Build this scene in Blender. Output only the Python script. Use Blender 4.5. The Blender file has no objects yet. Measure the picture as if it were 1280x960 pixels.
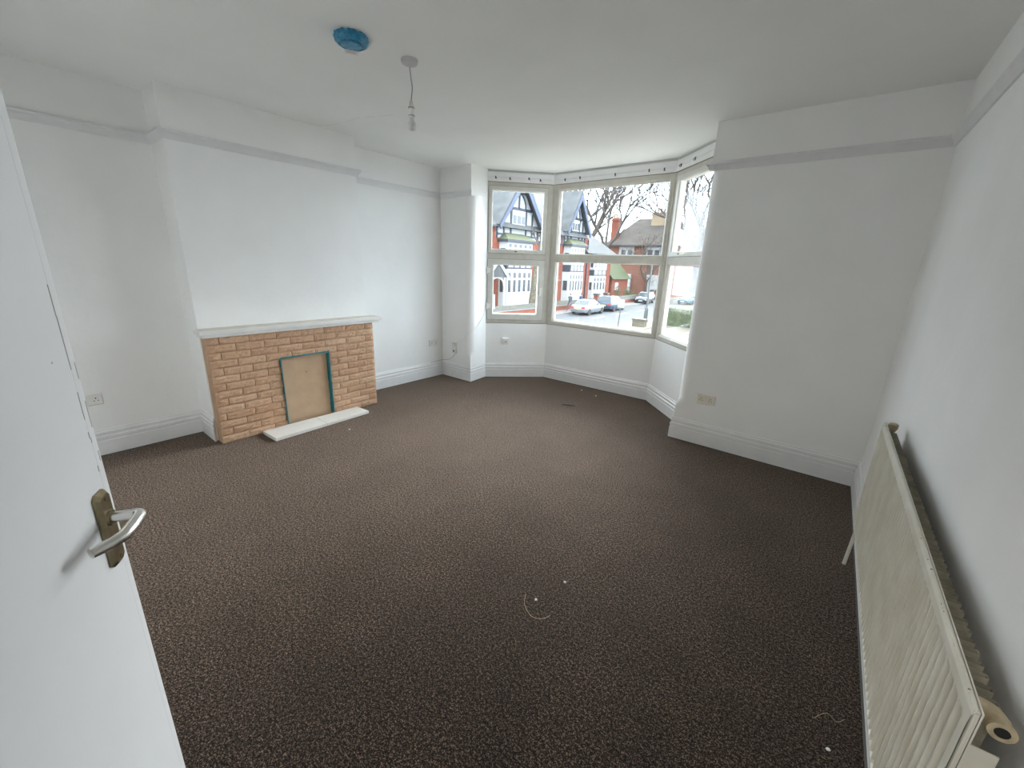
import bpy, bmesh, math, random
from mathutils import Vector, Matrix, noise
SC = bpy.context.scene
C = SC.collection
random.seed(7)
PI = math.pi
R = math.radians

# ------------------------------------------------------------------ camera
CAM = Vector((0.0, 0.0, 1.48))
def cam_matrix(yaw, pitch, roll):
    y, p, r = R(yaw), R(pitch), R(roll)
    fw = Vector((math.sin(y)*math.cos(p), math.cos(y)*math.cos(p), -math.sin(p)))
    rt = Vector((math.cos(y), -math.sin(y), 0))
    dn = fw.cross(rt)
    rt2 = rt*math.cos(r) + dn*math.sin(r)
    dn2 = -rt*math.sin(r) + dn*math.cos(r)
    m = Matrix((rt2, -dn2, -fw)).transposed().to_4x4()
    m.translation = CAM
    return m
cd = bpy.data.cameras.new('camera')
cam = bpy.data.objects.new('camera', cd)
C.objects.link(cam)
cam.matrix_world = cam_matrix(-38.346, 16.261, -1.977)
cd.sensor_fit = 'HORIZONTAL'
cd.sensor_width = 36.0
cd.lens = 512.168/1280*36.0
cd.clip_start = 0.02
cd.clip_end = 500
SC.camera = cam

# ------------------------------------------------------------------ light
SC.view_settings.view_transform = 'Standard'
SC.view_settings.look = 'None'
SC.view_settings.gamma = 1.0
SC.view_settings.use_curve_mapping = False
SC.view_settings.exposure = 0.50
try:
    SC.cycles.max_bounces = 14
    SC.cycles.diffuse_bounces = 9
    SC.cycles.glossy_bounces = 4
    SC.cycles.transparent_max_bounces = 16
    SC.cycles.sample_clamp_indirect = 6
    SC.cycles.use_denoising = True
except Exception:
    pass
w = bpy.data.worlds.new('sky')
SC.world = w
w.use_nodes = True
nt = w.node_tree
nt.nodes.clear()
wo = nt.nodes.new('ShaderNodeOutputWorld')
bg = nt.nodes.new('ShaderNodeBackground')
tc = nt.nodes.new('ShaderNodeTexCoord')
sx = nt.nodes.new('ShaderNodeSeparateXYZ')
rp = nt.nodes.new('ShaderNodeValToRGB')
nz = nt.nodes.new('ShaderNodeTexNoise')
mx = nt.nodes.new('ShaderNodeMix'); mx.data_type = 'RGBA'
nt.links.new(tc.outputs['Generated'], sx.inputs[0])
nt.links.new(sx.outputs['Z'], rp.inputs[0])
rp.color_ramp.elements[0].position = 0.0
rp.color_ramp.elements[0].color = (0.86, 0.93, 1.0, 1)
rp.color_ramp.elements[1].position = 0.9
rp.color_ramp.elements[1].color = (0.90, 0.95, 1.0, 1)
nz.inputs['Scale'].default_value = 2.6
nz.inputs['Detail'].default_value = 5
nt.links.new(tc.outputs['Generated'], nz.inputs['Vector'])
mx.inputs['B'].default_value = (0.80, 0.90, 1.0, 1)
mx.blend_type = 'MULTIPLY'
nt.links.new(nz.outputs['Fac'], mx.inputs['Factor'])
nt.links.new(rp.outputs[0], mx.inputs['A'])
nt.links.new(mx.outputs['Result'], bg.inputs['Color'])
bg.inputs['Strength'].default_value = 7.5
nt.links.new(bg.outputs[0], wo.inputs[0])
# sun behind thin cloud: broad and soft, in front of the bay
sd = bpy.data.lights.new('hazy_sun', 'SUN')
sd.energy = 14.5
sd.angle = R(50)
sd.color = (1.0, 0.995, 0.985)
so = bpy.data.objects.new('hazy_sun', sd)
C.objects.link(so)
def aim(o, az, el):
    d = Vector((math.sin(R(az))*math.cos(R(el)), math.cos(R(az))*math.cos(R(el)), math.sin(R(el))))
    o.rotation_euler = d.to_track_quat('Z', 'Y').to_euler()
aim(so, -9, 21)
# portals guide the sky light through the three bay windows
# added fill light in the hall behind the viewer, no lamp known there
ld = bpy.data.lights.new('hall_fill', 'AREA'); ld.shape = 'DISK'; ld.size = 0.5; ld.energy = 16; ld.color = (1.0, 0.97, 0.92)
lo = bpy.data.objects.new('hall_fill', ld); C.objects.link(lo); lo.location = (0.0, -1.2, 2.5)
def portal(cx, cy, cz, az, sxx, syy):
    l = bpy.data.lights.new('window_portal', 'AREA')
    l.shape = 'RECTANGLE'; l.size = sxx; l.size_y = syy
    l.cycles.is_portal = True
    o = bpy.data.objects.new('window_portal', l)
    C.objects.link(o)
    o.location = (cx, cy, cz)
    d = Vector((math.sin(R(az)), math.cos(R(az)), 0))
    o.rotation_euler = d.to_track_quat('Z', 'Y').to_euler()
portal(-3.42, 4.35, 1.58, -45, 0.9, 1.75)
portal(-2.328, 4.70, 1.58, 0, 1.55, 1.75)
portal(-1.236, 4.36, 1.58, 45, 0.9, 1.75)

# ------------------------------------------------------------------ helpers
def tag(o, label=None, cat=None, group=None, kind=None):
    if label: o['label'] = label
    if cat: o['category'] = cat
    if group: o['group'] = group
    if kind: o['kind'] = kind
    return o
def empty(name, loc=(0, 0, 0), rz=0.0):
    o = bpy.data.objects.new(name, None)
    o.empty_display_size = 0.1
    C.objects.link(o)
    o.location = loc
    o.rotation_euler = (0, 0, rz)
    return o
class MB:
    def __init__(s): s.v = []; s.f = []; s.mi = []
    def add(s, vs, fs, mi=0):
        b = len(s.v)
        s.v += [tuple(v) for v in vs]
        s.f += [tuple(b+i for i in f) for f in fs]
        s.mi += [mi]*len(fs)
        return s
    def box(s, x0, x1, y0, y1, z0, z1, m=None, mi=0):
        vs = [Vector((x, y, z)) for z in (z0, z1) for y in (y0, y1) for x in (x0, x1)]
        if m is not None: vs = [m @ v for v in vs]
        return s.add(vs, [(0, 2, 3, 1), (4, 5, 7, 6), (0, 1, 5, 4), (2, 6, 7, 3), (0, 4, 6, 2), (1, 3, 7, 5)], mi)
    def bar(s, a, b, wd, dp, up=(0, 0, 1), mi=0):
        a = Vector(a); b = Vector(b); d = (b-a).normalized(); u = Vector(up)
        if abs(d.dot(u)) > 0.98: u = Vector((1, 0, 0))
        x = d.cross(u).normalized(); y = x.cross(d).normalized()
        vs = []
        for p in (a, b):
            for sx_, sy_ in ((-1, -1), (1, -1), (1, 1), (-1, 1)):
                vs.append(p + x*sx_*wd/2 + y*sy_*dp/2)
        return s.add(vs, [(0, 1, 2, 3), (7, 6, 5, 4), (0, 4, 5, 1), (1, 5, 6, 2), (2, 6, 7, 3), (3, 7, 4, 0)], mi)
    def prism(s, poly, z0, z1, m=None, mi=0):
        n = len(poly)
        vs = [Vector((p[0], p[1], z0)) for p in poly] + [Vector((p[0], p[1], z1)) for p in poly]
        if m is not None: vs = [m @ v for v in vs]
        fs = [tuple(range(n))[::-1], tuple(range(n, 2*n))] + [(i, (i+1) % n, n+(i+1) % n, n+i) for i in range(n)]
        return s.add(vs, fs, mi)
    def loft(s, rings, cap=True, closed=True, mi=0):
        n = len(rings[0]); vs = [p for r in rings for p in r]; fs = []
        for k in range(len(rings)-1):
            for i in range(n if closed else n-1):
                j = (i+1) % n
                fs.append((k*n+i, k*n+j, (k+1)*n+j, (k+1)*n+i))
        if cap and closed:
            fs.append(tuple(range(n))[::-1]); fs.append(tuple((len(rings)-1)*n+i for i in range(n)))
        return s.add(vs, fs, mi)
    def tube(s, pts, r, n=8, mi=0):
        pts = [Vector(p) for p in pts]
        rs = r if isinstance(r, (list, tuple)) else [r]*len(pts)
        rings = []; ref = None
        for i, p in enumerate(pts):
            d = (pts[min(i+1, len(pts)-1)] - pts[max(i-1, 0)]).normalized()
            if ref is None: ref = d.orthogonal().normalized()
            x = (ref - d*ref.dot(d))
            x = x.normalized() if x.length > 1e-6 else d.orthogonal().normalized()
            ref = x; y = d.cross(x)
            rings.append([p + (x*math.cos(2*PI*k/n) + y*math.sin(2*PI*k/n))*rs[i] for k in range(n)])
        return s.loft(rings, mi=mi)
    def lathe(s, prof, n=24, m=None, mi=0):
        rings = []
        for (r, z) in prof:
            ring = [Vector((r*math.cos(2*PI*k/n), r*math.sin(2*PI*k/n), z)) for k in range(n)]
            rings.append([m @ v for v in ring] if m is not None else ring)
        return s.loft(rings, mi=mi)
    def build(s, name, mats, parent=None, smooth=False, bevel=0, weld=False):
        me = bpy.data.meshes.new(name)
        me.from_pydata(s.v, [], s.f)
        if not isinstance(mats, (list, tuple)): mats = [mats]
        for m in mats: me.materials.append(m)
        me.polygons.foreach_set('material_index', s.mi)
        bm = bmesh.new(); bm.from_mesh(me)
        if weld: bmesh.ops.remove_doubles(bm, verts=bm.verts, dist=1e-5)
        bmesh.ops.recalc_face_normals(bm, faces=bm.faces)
        if bevel:
            bmesh.ops.bevel(bm, geom=[e for e in bm.edges if len(e.link_faces) == 2 and e.calc_face_angle(0) > 0.5], offset=bevel, segments=2, profile=0.5, affect='EDGES')
        bm.to_mesh(me); bm.free()
        if smooth:
            me.polygons.foreach_set('use_smooth', [True]*len(me.polygons))
            me.set_sharp_from_angle(angle=R(42))
        me.update()
        o = bpy.data.objects.new(name, me)
        C.objects.link(o)
        if parent is not None: o.parent = parent
        return o
def share(o, parent, loc=None, rz=None, name=None):
    c = o.copy(); C.objects.link(c); c.parent = parent
    if loc is not None: c.location = loc
    if rz is not None: c.rotation_euler = (0, 0, rz)
    return c
def struct(o): o['kind'] = 'structure'; return o

# ------------------------------------------------------------------ materials
def mat(name, col, rough=0.6, var=0.0, scale=8.0, bump=0.0, bscale=60.0, metal=0.0, col2=None, detail=4.0, spec=0.5, coords='Object', sheen=0.0, bdist=0.01):
    m = bpy.data.materials.new(name); m.use_nodes = True
    n = m.node_tree.nodes; l = m.node_tree.links
    b = n['Principled BSDF']
    b.inputs['Base Color'].default_value = (*col, 1)
    b.inputs['Roughness'].default_value = rough
    b.inputs['Metallic'].default_value = metal
    b.inputs['Specular IOR Level'].default_value = spec
    if sheen: b.inputs['Sheen Weight'].default_value = sheen
    t = n.new('ShaderNodeTexCoord')
    if var > 0 or col2:
        z = n.new('ShaderNodeTexNoise'); z.inputs['Scale'].default_value = scale; z.inputs['Detail'].default_value = detail
        r = n.new('ShaderNodeValToRGB')
        c2 = col2 if col2 else tuple(max(0, c*(1-var)) for c in col)
        r.color_ramp.elements[0].position = 0.35; r.color_ramp.elements[1].position = 0.65
        r.color_ramp.elements[0].color = (*c2, 1); r.color_ramp.elements[1].color = (*col, 1)
        l.new(t.outputs[coords], z.inputs['Vector']); l.new(z.outputs['Fac'], r.inputs[0]); l.new(r.outputs[0], b.inputs['Base Color'])
    if bump > 0:
        z2 = n.new('ShaderNodeTexNoise'); z2.inputs['Scale'].default_value = bscale; z2.inputs['Detail'].default_value = 3
        bp = n.new('ShaderNodeBump'); bp.inputs['Strength'].default_value = bump; bp.inputs['Distance'].default_value = bdist
        l.new(t.outputs[coords], z2.inputs['Vector']); l.new(z2.outputs['Fac'], bp.inputs['Height']); l.new(bp.outputs[0], b.inputs['Normal'])
    return m
M = {}
M['wall'] = mat('wall_paint', (0.89, 0.89, 0.88), 0.75, 0.03, 3.0, 0.25, 14.0, bdist=0.006)
M['ceiling'] = mat('ceiling_paint', (0.89, 0.89, 0.875), 0.85, 0.03, 2.0, 0.25, 9.0, bdist=0.008)
M['gloss'] = mat('white_gloss_trim', (0.82, 0.82, 0.82), 0.4, 0.05, 9.0, 0.15, 30.0, bdist=0.003)
M['rail'] = mat('picture_rail_paint', (0.77, 0.77, 0.775), 0.45, 0.05, 9.0, 0.1, 30.0, bdist=0.003)
M['upvc'] = mat('window_frame_aged_shaded', (0.57, 0.55, 0.49), 0.45, 0.12, 14.0, 0.05, 40.0, col2=(0.52, 0.495, 0.435))  # aged white, darkened to put the frames' backlit shade into the colour
M['upvc2'] = mat('window_sash_shaded', (0.63, 0.62, 0.575), 0.4, 0.08, 14.0)  # sash colour lowered too, for the same painted backlit shade
M['grime'] = mat('grey_brown_grime', (0.25, 0.22, 0.18), 0.8)
M['door'] = mat('door_paint', (0.66, 0.67, 0.685), 0.5, 0.03, 5.0, 0.12, 22.0, bdist=0.003)
M['scuff_shade'] = mat('scuff_and_shade_grey', (0.50, 0.50, 0.48), 0.6)  # grey for scuffs, also for the painted shade over the curtain board
M['brass'] = mat('tarnished_brass', (0.31, 0.26, 0.165), 0.32, 0.3, 40.0, metal=1.0)
M['satin'] = mat('satin_aluminium', (0.80, 0.79, 0.76), 0.27, metal=1.0, bump=0.03, bscale=120)
M['black'] = mat('black_void', (0.012, 0.012, 0.012), 0.8)
M['plastic'] = mat('white_plastic', (0.78, 0.77, 0.74), 0.35)
M['cream'] = mat('cream_plastic', (0.72, 0.68, 0.58), 0.4)
M['rose'] = mat('shaded_rose_plastic', (0.56, 0.54, 0.55), 0.45)  # ceiling rose greyed to put its shadow into the colour
M['bulb'] = mat('opal_bulb', (0.78, 0.77, 0.75), 0.3)
M['cord'] = mat('cord_grey', (0.35, 0.35, 0.35), 0.5)
M['greyring'] = mat('grey_plastic_ring', (0.33, 0.33, 0.31), 0.5)
M['blue'] = mat('blue_plastic_cover', (0.035, 0.30, 0.52), 0.32, 0.35, 40.0, 0.5, 60.0, bdist=0.004)
M['bluedark'] = mat('blue_plastic_dark', (0.02, 0.14, 0.27), 0.35)
M['paper'] = mat('white_paper', (0.78, 0.76, 0.74), 0.8)
M['tape'] = mat('teal_tape', (0.035, 0.22, 0.25), 0.5, 0.3, 60.0)
M['ply'] = mat('plywood_board', (0.62, 0.43, 0.28), 0.7, 0.12, 9.0, 0.05, 60.0)
M['slab'] = mat('white_painted_slab', (0.80, 0.79, 0.76), 0.55, 0.1, 12.0, 0.2, 40.0, col2=(0.765, 0.755, 0.72), bdist=0.004)
M['slabtop'] = mat('mantel_top_dusty', (0.70, 0.67, 0.58), 0.7, 0.10, 12.0, 0.2, 40.0)
M['rad'] = mat('radiator_cream_enamel', (0.70, 0.68, 0.60), 0.38, 0.08, 10.0, col2=(0.62, 0.59, 0.50))
M['radback'] = mat('radiator_dark_fins', (0.36, 0.33, 0.25), 0.7, 0.4, 30.0)  # darker mottled tone for the fins behind the panel
M['plug'] = mat('aged_plastic_plug', (0.52, 0.43, 0.28), 0.6, 0.4, 40.0)
M['gap'] = mat('dark_gap', (0.10, 0.095, 0.085), 0.9)
# carpet
def carpet():
    m = bpy.data.materials.new('brown_flecked_carpet'); m.use_nodes = True
    n = m.node_tree.nodes; l = m.node_tree.links; b = n['Principled BSDF']
    t = n.new('ShaderNodeTexCoord')
    a = n.new('ShaderNodeTexNoise'); a.inputs['Scale'].default_value = 210; a.inputs['Detail'].default_value = 2; a.inputs['Roughness'].default_value = 0.7
    r = n.new('ShaderNodeValToRGB')
    e = r.color_ramp.elements
    e[0].position = 0.42; e[0].color = (0.004, 0.003, 0.0025, 1)
    e[1].position = 0.63; e[1].color = (0.20, 0.145, 0.112, 1)
    x = r.color_ramp.elements.new(0.52); x.color = (0.0135, 0.009, 0.0069, 1)
    p = n.new('ShaderNodeTexNoise'); p.inputs['Scale'].default_value = 3.2; p.inputs['Detail'].default_value = 5; p.inputs['Roughness'].default_value = 0.6
    r2 = n.new('ShaderNodeValToRGB')
    r2.color_ramp.elements[0].position = 0.3; r2.color_ramp.elements[0].color = (0.50, 0.49, 0.49, 1)
    r2.color_ramp.elements[1].position = 0.7; r2.color_ramp.elements[1].color = (1.15, 1.12, 1.09, 1)
    mm = n.new('ShaderNodeMix'); mm.data_type = 'RGBA'; mm.blend_type = 'MULTIPLY'; mm.inputs['Factor'].default_value = 1
    l.new(t.outputs['Object'], a.inputs['Vector']); l.new(t.outputs['Object'], p.inputs['Vector'])
    a2 = n.new('ShaderNodeTexNoise'); a2.inputs['Scale'].default_value = 92; a2.inputs['Detail'].default_value = 2; a2.inputs['Roughness'].default_value = 0.7
    l.new(t.outputs['Object'], a2.inputs['Vector'])
    af = n.new('ShaderNodeMix'); af.data_type = 'FLOAT'; af.inputs['Factor'].default_value = 0.36
    l.new(a.outputs['Fac'], af.inputs['A']); l.new(a2.outputs['Fac'], af.inputs['B'])
    fl = af.outputs['Result']
    l.new(fl, r.inputs[0]); l.new(p.outputs['Fac'], r2.inputs[0])
    l.new(r.outputs[0], mm.inputs['A']); l.new(r2.outputs[0], mm.inputs['B']); l.new(mm.outputs['Result'], b.inputs['Base Color'])
    b.inputs['Roughness'].default_value = 0.95
    b.inputs['Specular IOR Level'].default_value = 0.10
    mr = n.new('ShaderNodeMapRange'); mr.inputs['From Min'].default_value = 0.42; mr.inputs['From Max'].default_value = 0.60
    mr.inputs['To Min'].default_value = 0.15; mr.inputs['To Max'].default_value = 1.0
    l.new(fl, mr.inputs['Value']); l.new(mr.outputs[0], b.inputs['Sheen Weight'])
    b.inputs['Sheen Roughness'].default_value = 0.43
    b.inputs['Sheen Tint'].default_value = (0.92, 0.71, 0.57, 1)
    bp = n.new('ShaderNodeBump'); bp.inputs['Strength'].default_value = 0.8; bp.inputs['Distance'].default_value = 0.006
    l.new(fl, bp.inputs['Height']); l.new(bp.outputs[0], b.inputs['Normal'])
    return m
M['carpet'] = carpet()
def glass():
    m = bpy.data.materials.new('window_glass'); m.use_nodes = True
    n = m.node_tree.nodes; l = m.node_tree.links; n.clear()
    o = n.new('ShaderNodeOutputMaterial'); t = n.new('ShaderNodeBsdfTransparent'); g = n.new('ShaderNodeBsdfGlossy')
    t.inputs[0].default_value = (0.97, 0.985, 0.98, 1); g.inputs['Roughness'].default_value = 0.02
    lw = n.new('ShaderNodeLayerWeight'); lw.inputs[0].default_value = 0.5
    pw = n.new('ShaderNodeMath'); pw.operation = 'POWER'; pw.inputs[1].default_value = 4.0
    f = n.new('ShaderNodeMath'); f.operation = 'MULTIPLY_ADD'; f.inputs[1].default_value = 0.7; f.inputs[2].default_value = 0.03
    l.new(lw.outputs['Facing'], pw.inputs[0]); l.new(pw.outputs[0], f.inputs[0])
    x = n.new('ShaderNodeMixShader')
    l.new(f.outputs[0], x.inputs[0]); l.new(t.outputs[0], x.inputs[1]); l.new(g.outputs[0], x.inputs[2]); l.new(x.outputs[0], o.inputs[0])
    return m
M['glass'] = glass()
def brickmat():
    m = mat('sandy_buff_brick', (0.58, 0.37, 0.235), 0.85, 0.0, 30, 0.7, 70.0, bdist=0.008)
    n = m.node_tree.nodes; l = m.node_tree.links; b = n['Principled BSDF']
    oi = n.new('ShaderNodeObjectInfo'); r = n.new('ShaderNodeValToRGB')
    r.color_ramp.elements[0].color = (0.53, 0.325, 0.20, 1); r.color_ramp.elements[1].color = (0.62, 0.41, 0.27, 1)
    l.new(oi.outputs['Random'], r.inputs[0]); l.new(r.outputs[0], b.inputs['Base Color'])
    return m
M['fbrick'] = brickmat()
M['mortar'] = mat('buff_mortar', (0.43, 0.27, 0.17), 0.9, 0.15, 30, 0.4, 90, bdist=0.004)
M['render_side'] = mat('buff_smooth_side', (0.52, 0.34, 0.22), 0.8, 0.15, 12, 0.3, 40, bdist=0.004)
# outside
M['xbrick'] = mat('red_house_brick', (0.20, 0.058, 0.034), 0.9, 0.3, 3.0)
M['xbrick2'] = mat('red_house_brick_paler', (0.18, 0.075, 0.05), 0.9, 0.3, 3.0)
M['xrender'] = mat('white_render', (0.32, 0.32, 0.315), 0.8, 0.1, 2.0)
M['timber'] = mat('black_painted_timber', (0.03, 0.033, 0.045), 0.6)
M['barge'] = mat('blue_black_bargeboard', (0.045, 0.06, 0.10), 0.6)
M['slate'] = mat('grey_slate_roof', (0.075, 0.077, 0.078), 0.85, 0.35, 1.2, 0.4, 6, bdist=0.05)
M['slate2'] = mat('brown_grey_tile_roof', (0.085, 0.07, 0.058), 0.85, 0.35, 1.2)
M['moss'] = mat('mossy_tiles', (0.085, 0.095, 0.045), 0.9, 0.5, 2.5)
M['xwhite'] = mat('white_window_joinery', (0.36, 0.36, 0.355), 0.6)
M['xglass'] = mat('dark_window_glass', (0.05, 0.055, 0.06), 0.15)
M['pot'] = mat('buff_chimney_pot', (0.30, 0.23, 0.15), 0.8)
M['road'] = mat('grey_tarmac', (0.048, 0.051, 0.054), 0.9, 0.15, 2.0)
M['pave'] = mat('grey_pink_paving', (0.12, 0.095, 0.085), 0.9, 0.2, 2.0)
M['sand'] = mat('sandy_paving', (0.17, 0.135, 0.085), 0.9, 0.2, 1.5)
M['kerb'] = mat('kerb_stone', (0.16, 0.155, 0.15), 0.9)
M['soil'] = mat('bare_brown_soil', (0.11, 0.095, 0.07), 0.95, 0.4, 3.0)
M['grass'] = mat('lawn_grass', (0.10, 0.10, 0.03), 0.95, 0.4, 2.0)
M['fence'] = mat('grey_timber_fence', (0.13, 0.125, 0.105), 0.9, 0.3, 4.0)
M['bark'] = mat('grey_brown_bark', (0.06, 0.048, 0.04), 0.9, 0.3, 6.0)
M['trunk'] = mat('mottled_plane_bark', (0.13, 0.11, 0.075), 0.9, 0.6, 5.0)
M['leaf_brown'] = mat('russet_leaves', (0.14, 0.085, 0.045), 0.8, 0.5, 2.0)
M['leaf_green'] = mat('hedge_leaves', (0.055, 0.075, 0.03), 0.7, 0.6, 3.0)
M['leaf_ever'] = mat('evergreen_leaves', (0.03, 0.065, 0.035), 0.7, 0.5, 3.0)
M['silver'] = mat('silver_car_paint', (0.20, 0.215, 0.23), 0.3, metal=0.5)
M['navy'] = mat('dark_blue_car_paint', (0.05, 0.07, 0.10), 0.25, metal=0.3)
M['carblack'] = mat('black_car_paint', (0.035, 0.04, 0.045), 0.25, metal=0.3)
M['carblue'] = mat('mid_blue_car_paint', (0.04, 0.10, 0.17), 0.25, metal=0.3)
M['carwhite'] = mat('white_car_paint', (0.72, 0.72, 0.70), 0.3)
M['carglass'] = mat('car_glass', (0.03, 0.04, 0.045), 0.08)
M['tyre'] = mat('tyre_rubber', (0.02, 0.02, 0.02), 0.8)
M['alloy'] = mat('alloy_wheel', (0.5, 0.5, 0.5), 0.35, metal=0.8)
M['red'] = mat('red_lamp_lens', (0.45, 0.02, 0.02), 0.3)
M['lamp'] = mat('clear_lamp_lens', (0.7, 0.7, 0.68), 0.15)
M['plate'] = mat('yellow_number_plate', (0.65, 0.52, 0.12), 0.5)
M['iron'] = mat('dark_painted_iron', (0.05, 0.055, 0.055), 0.6)
M['signback'] = mat('grey_green_sign_box', (0.20, 0.23, 0.20), 0.6)
M['skin'] = mat('skin', (0.45, 0.28, 0.2), 0.6)
M['jacket'] = mat('charcoal_jacket', (0.05, 0.055, 0.065), 0.8)
M['jacket2'] = mat('navy_jacket', (0.045, 0.06, 0.10), 0.8)
M['trouser'] = mat('dark_trousers', (0.045, 0.045, 0.05), 0.8)
M['hair'] = mat('dark_hair', (0.02, 0.015, 0.01), 0.7)

# ------------------------------------------------------------------ room dimensions
xA, xC, y0, y1, yB, xP1 = -4.127, -3.823, 0.934, 2.367, 3.678, -3.603
A = (-3.640, 3.988); B = (-3.062, 4.566); Cc = (-1.594, 4.581); D = (-1.012, 3.999)
xP2, xR0, sl = -1.018, 0.312, 0.023
zC, zR0, zR1 = 2.558, 2.222, 2.281
yF = -0.30
def xR(y): return xR0 + sl*(yB-y)
ZS, ZH = 0.735, 2.425

# ------------------------------------------------------------------ setting: floor, ceiling, walls
floor = struct(MB().box(-4.6, 1.0, -2.2, 4.85, -0.25, 0.0).build('floor', M['carpet']))
ceil_ = struct(MB().box(-4.6, 1.0, -2.2, 4.95, zC, zC+0.3).build('ceiling', M['ceiling']))
# hairline crack in the ceiling plaster
cr = MB(); pts = []
for i in range(26):
    t = i/25
    pts.append((-3.815 + 0.80*t, 2.02 + 0.19*t + 0.025*math.sin(7*t) + random.uniform(-.008, .008), zC+0.0004))
for i in range(25):
    if i in (9, 16, 20): continue
    cr.tube([pts[i], pts[i+1]], random.uniform(0.0008, 0.0016), 5)
cr.build('plaster_crack', M['scuff_shade'], ceil_)

# left wall with the chimney breast, one solid
struct(MB().prism([(-4.6, yF), (xA, yF), (xA, y0), (xC, y0), (xC, y1), (xA, y1), (xA, 4.3), (-4.6, 4.3)], 0, zC).build('wall_left', M['wall']))
struct(MB().prism([(xR(yF), yF), (1.0, yF), (1.0, 4.3), (xR(4.3), 4.3)], 0, zC).build('wall_right', M['wall']))
# wall behind the viewer with the doorway
wf = MB()
wf.box(-4.6, -0.385, yF-0.12, yF, 0, zC); wf.box(0.375, 1.0, yF-0.12, yF, 0, zC); wf.box(-0.385, 0.375, yF-0.12, yF, 2.03, zC)
struct(wf.build('wall_front', M['wall']))
hl = MB()
hl.box(-1.7, -1.6, -2.1, yF-0.12, 0, zC); hl.box(0.9, 1.0, -2.1, yF-0.12, 0, zC); hl.box(-1.7, 1.0, -2.2, -2.1, 0, zC)
struct(hl.build('wall_hall', M['wall']))
# back wall piers: bullnose corners between the stops and the picture rail
def pier(name, xc, dirx, others):
    r = 0.085; n = 8
    def ring(z, k):
        pts_ = []
        for i in range(n+1):
            a = i/n*PI/2
            rx, ry = r*(1-math.sin(a)), r*(1-math.cos(a))        # rounded corner: from the face round into the reveal
            t = i/n
            sx_, sy_ = (r*(1-2*t), 0) if t < 0.5 else (0, r*(2*t-1))
            px = rx*k + sx_*(1-k); py = ry*k + sy_*(1-k)
            pts_.append(Vector((xc - dirx*px, yB + py, z)))
        return pts_ + [Vector((p[0], p[1], z)) for p in others]
    zz = [(0, 0), (0.305, 0), (0.325, 0.12), (0.350, 0.45), (0.372, 0.85), (0.382, 1), (zR0+0.005, 1), (zR0+0.006, 0), (zC, 0)]
    m = MB().loft([ring(z, k) for z, k in zz])
    return struct(m.build(name, M['wall'], smooth=True))
pier('wall_back_left', xP1, 1, [(A[0]+0.012, A[1]), (A[0]-0.2, A[1]+0.2), (-4.5, 4.3), (-4.5, yB)])
pier('wall_back_right', xP2, -1, [(D[0], D[1]), (D[0]+0.2, D[1]+0.2), (1.0, 4.3), (1.0, yB)])
# bay: walls under the windows and the lintel band over them
def panel_frame(P, Q):
    P = Vector((*P, 0)); Q = Vector((*Q, 0)); u = (Q-P).normalized(); o = Vector((-u.y, u.x, 0))   # o points outdoors
    m = Matrix((u, o, Vector((0, 0, 1)))).transposed().to_4x4(); m.translation = P
    return m, (Q-P).length
def outw(P, Q, S, d):      # offset corner Q outward with a mitre
    def nrm(a, b):
        v = Vector((b[0]-a[0], b[1]-a[1])); v.normalize(); return Vector((-v.y, v.x))
    n1, n2 = nrm(P, Q), nrm(Q, S); b = (n1+n2).normalized(); return (Q[0]+b.x*d/b.dot(n1), Q[1]+b.y*d/b.dot(n1))
A0 = (A[0]-0.5, A[1]-0.5); D0 = (D[0]+0.5, D[1]-0.5)
To = 0.24
Ao, Bo, Co, Do = outw(A0, A, B, To), outw(A, B, Cc, To), outw(B, Cc, D, To), outw(Cc, D, D0, To)
for nm, p, q, po, qo in (('wall_bay_left', A, B, Ao, Bo), ('wall_bay_middle', B, Cc, Bo, Co), ('wall_bay_right', Cc, D, Co, Do)):
    mb = MB(); mb.prism([p, po, qo, q], 0, ZS); mb.prism([p, po, qo, q], ZH, zC)
    struct(mb.build(nm, M['wall']))

# ------------------------------------------------------------------ skirting and picture rail
def sweep(path, prof, segs, name, material, parent=None, smooth=False):
    n = len(path); mit = []
    for i in range(n):
        def nm(a, b):
            v = Vector((b[0]-a[0], b[1]-a[1])).normalized(); return Vector((v.y, -v.x))
        if i == 0: b = nm(path[0], path[1]); k = 1
        elif i == n-1: b = nm(path[-2], path[-1]); k = 1
        else:
            a1, a2 = nm(path[i-1], path[i]), nm(path[i], path[i+1]); b = (a1+a2).normalized(); k = 1/max(0.3, b.dot(a1))
        mit.append(b*k)
    mb = MB()
    for s in segs:
        rings = []
        for i in (s, s+1):
            rings.append([Vector((path[i][0]+mit[i].x*d, path[i][1]+mit[i].y*d, z)) for d, z in prof])
        mb.loft(rings)
    return mb.build(name, material, parent, smooth)
SK = [(-0.002, 0), (0.021, 0), (0.021, 0.112), (0.017, 0.117), (0.017, 0.122), (0.0205, 0.127), (0.0205, 0.146), (0.013, 0.152), (0.013, 0.163), (0.0165, 0.168), (0.0155, 0.180), (0.009, 0.186), (0.006, 0.2), (-0.002, 0.2)]
path = [(xA, yF), (xA, y0), (xC, y0), (xC, y1), (xA, y1), (xA, yB), (xP1, yB), A, B, Cc, D, (xP2, yB), (xR0, yB), (xR(yF), yF)]
for nm, sg in (('baseboard_left', [0]), ('baseboard_breast', [1]), ('baseboard_alcove', [3, 4]), ('baseboard_back_left', [5, 6]), ('baseboard_bay', [7, 8, 9]), ('baseboard_back_right', [10, 11]), ('baseboard_right', [12])):
    struct(sweep(path, SK, sg, nm, M['gloss']))
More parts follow.
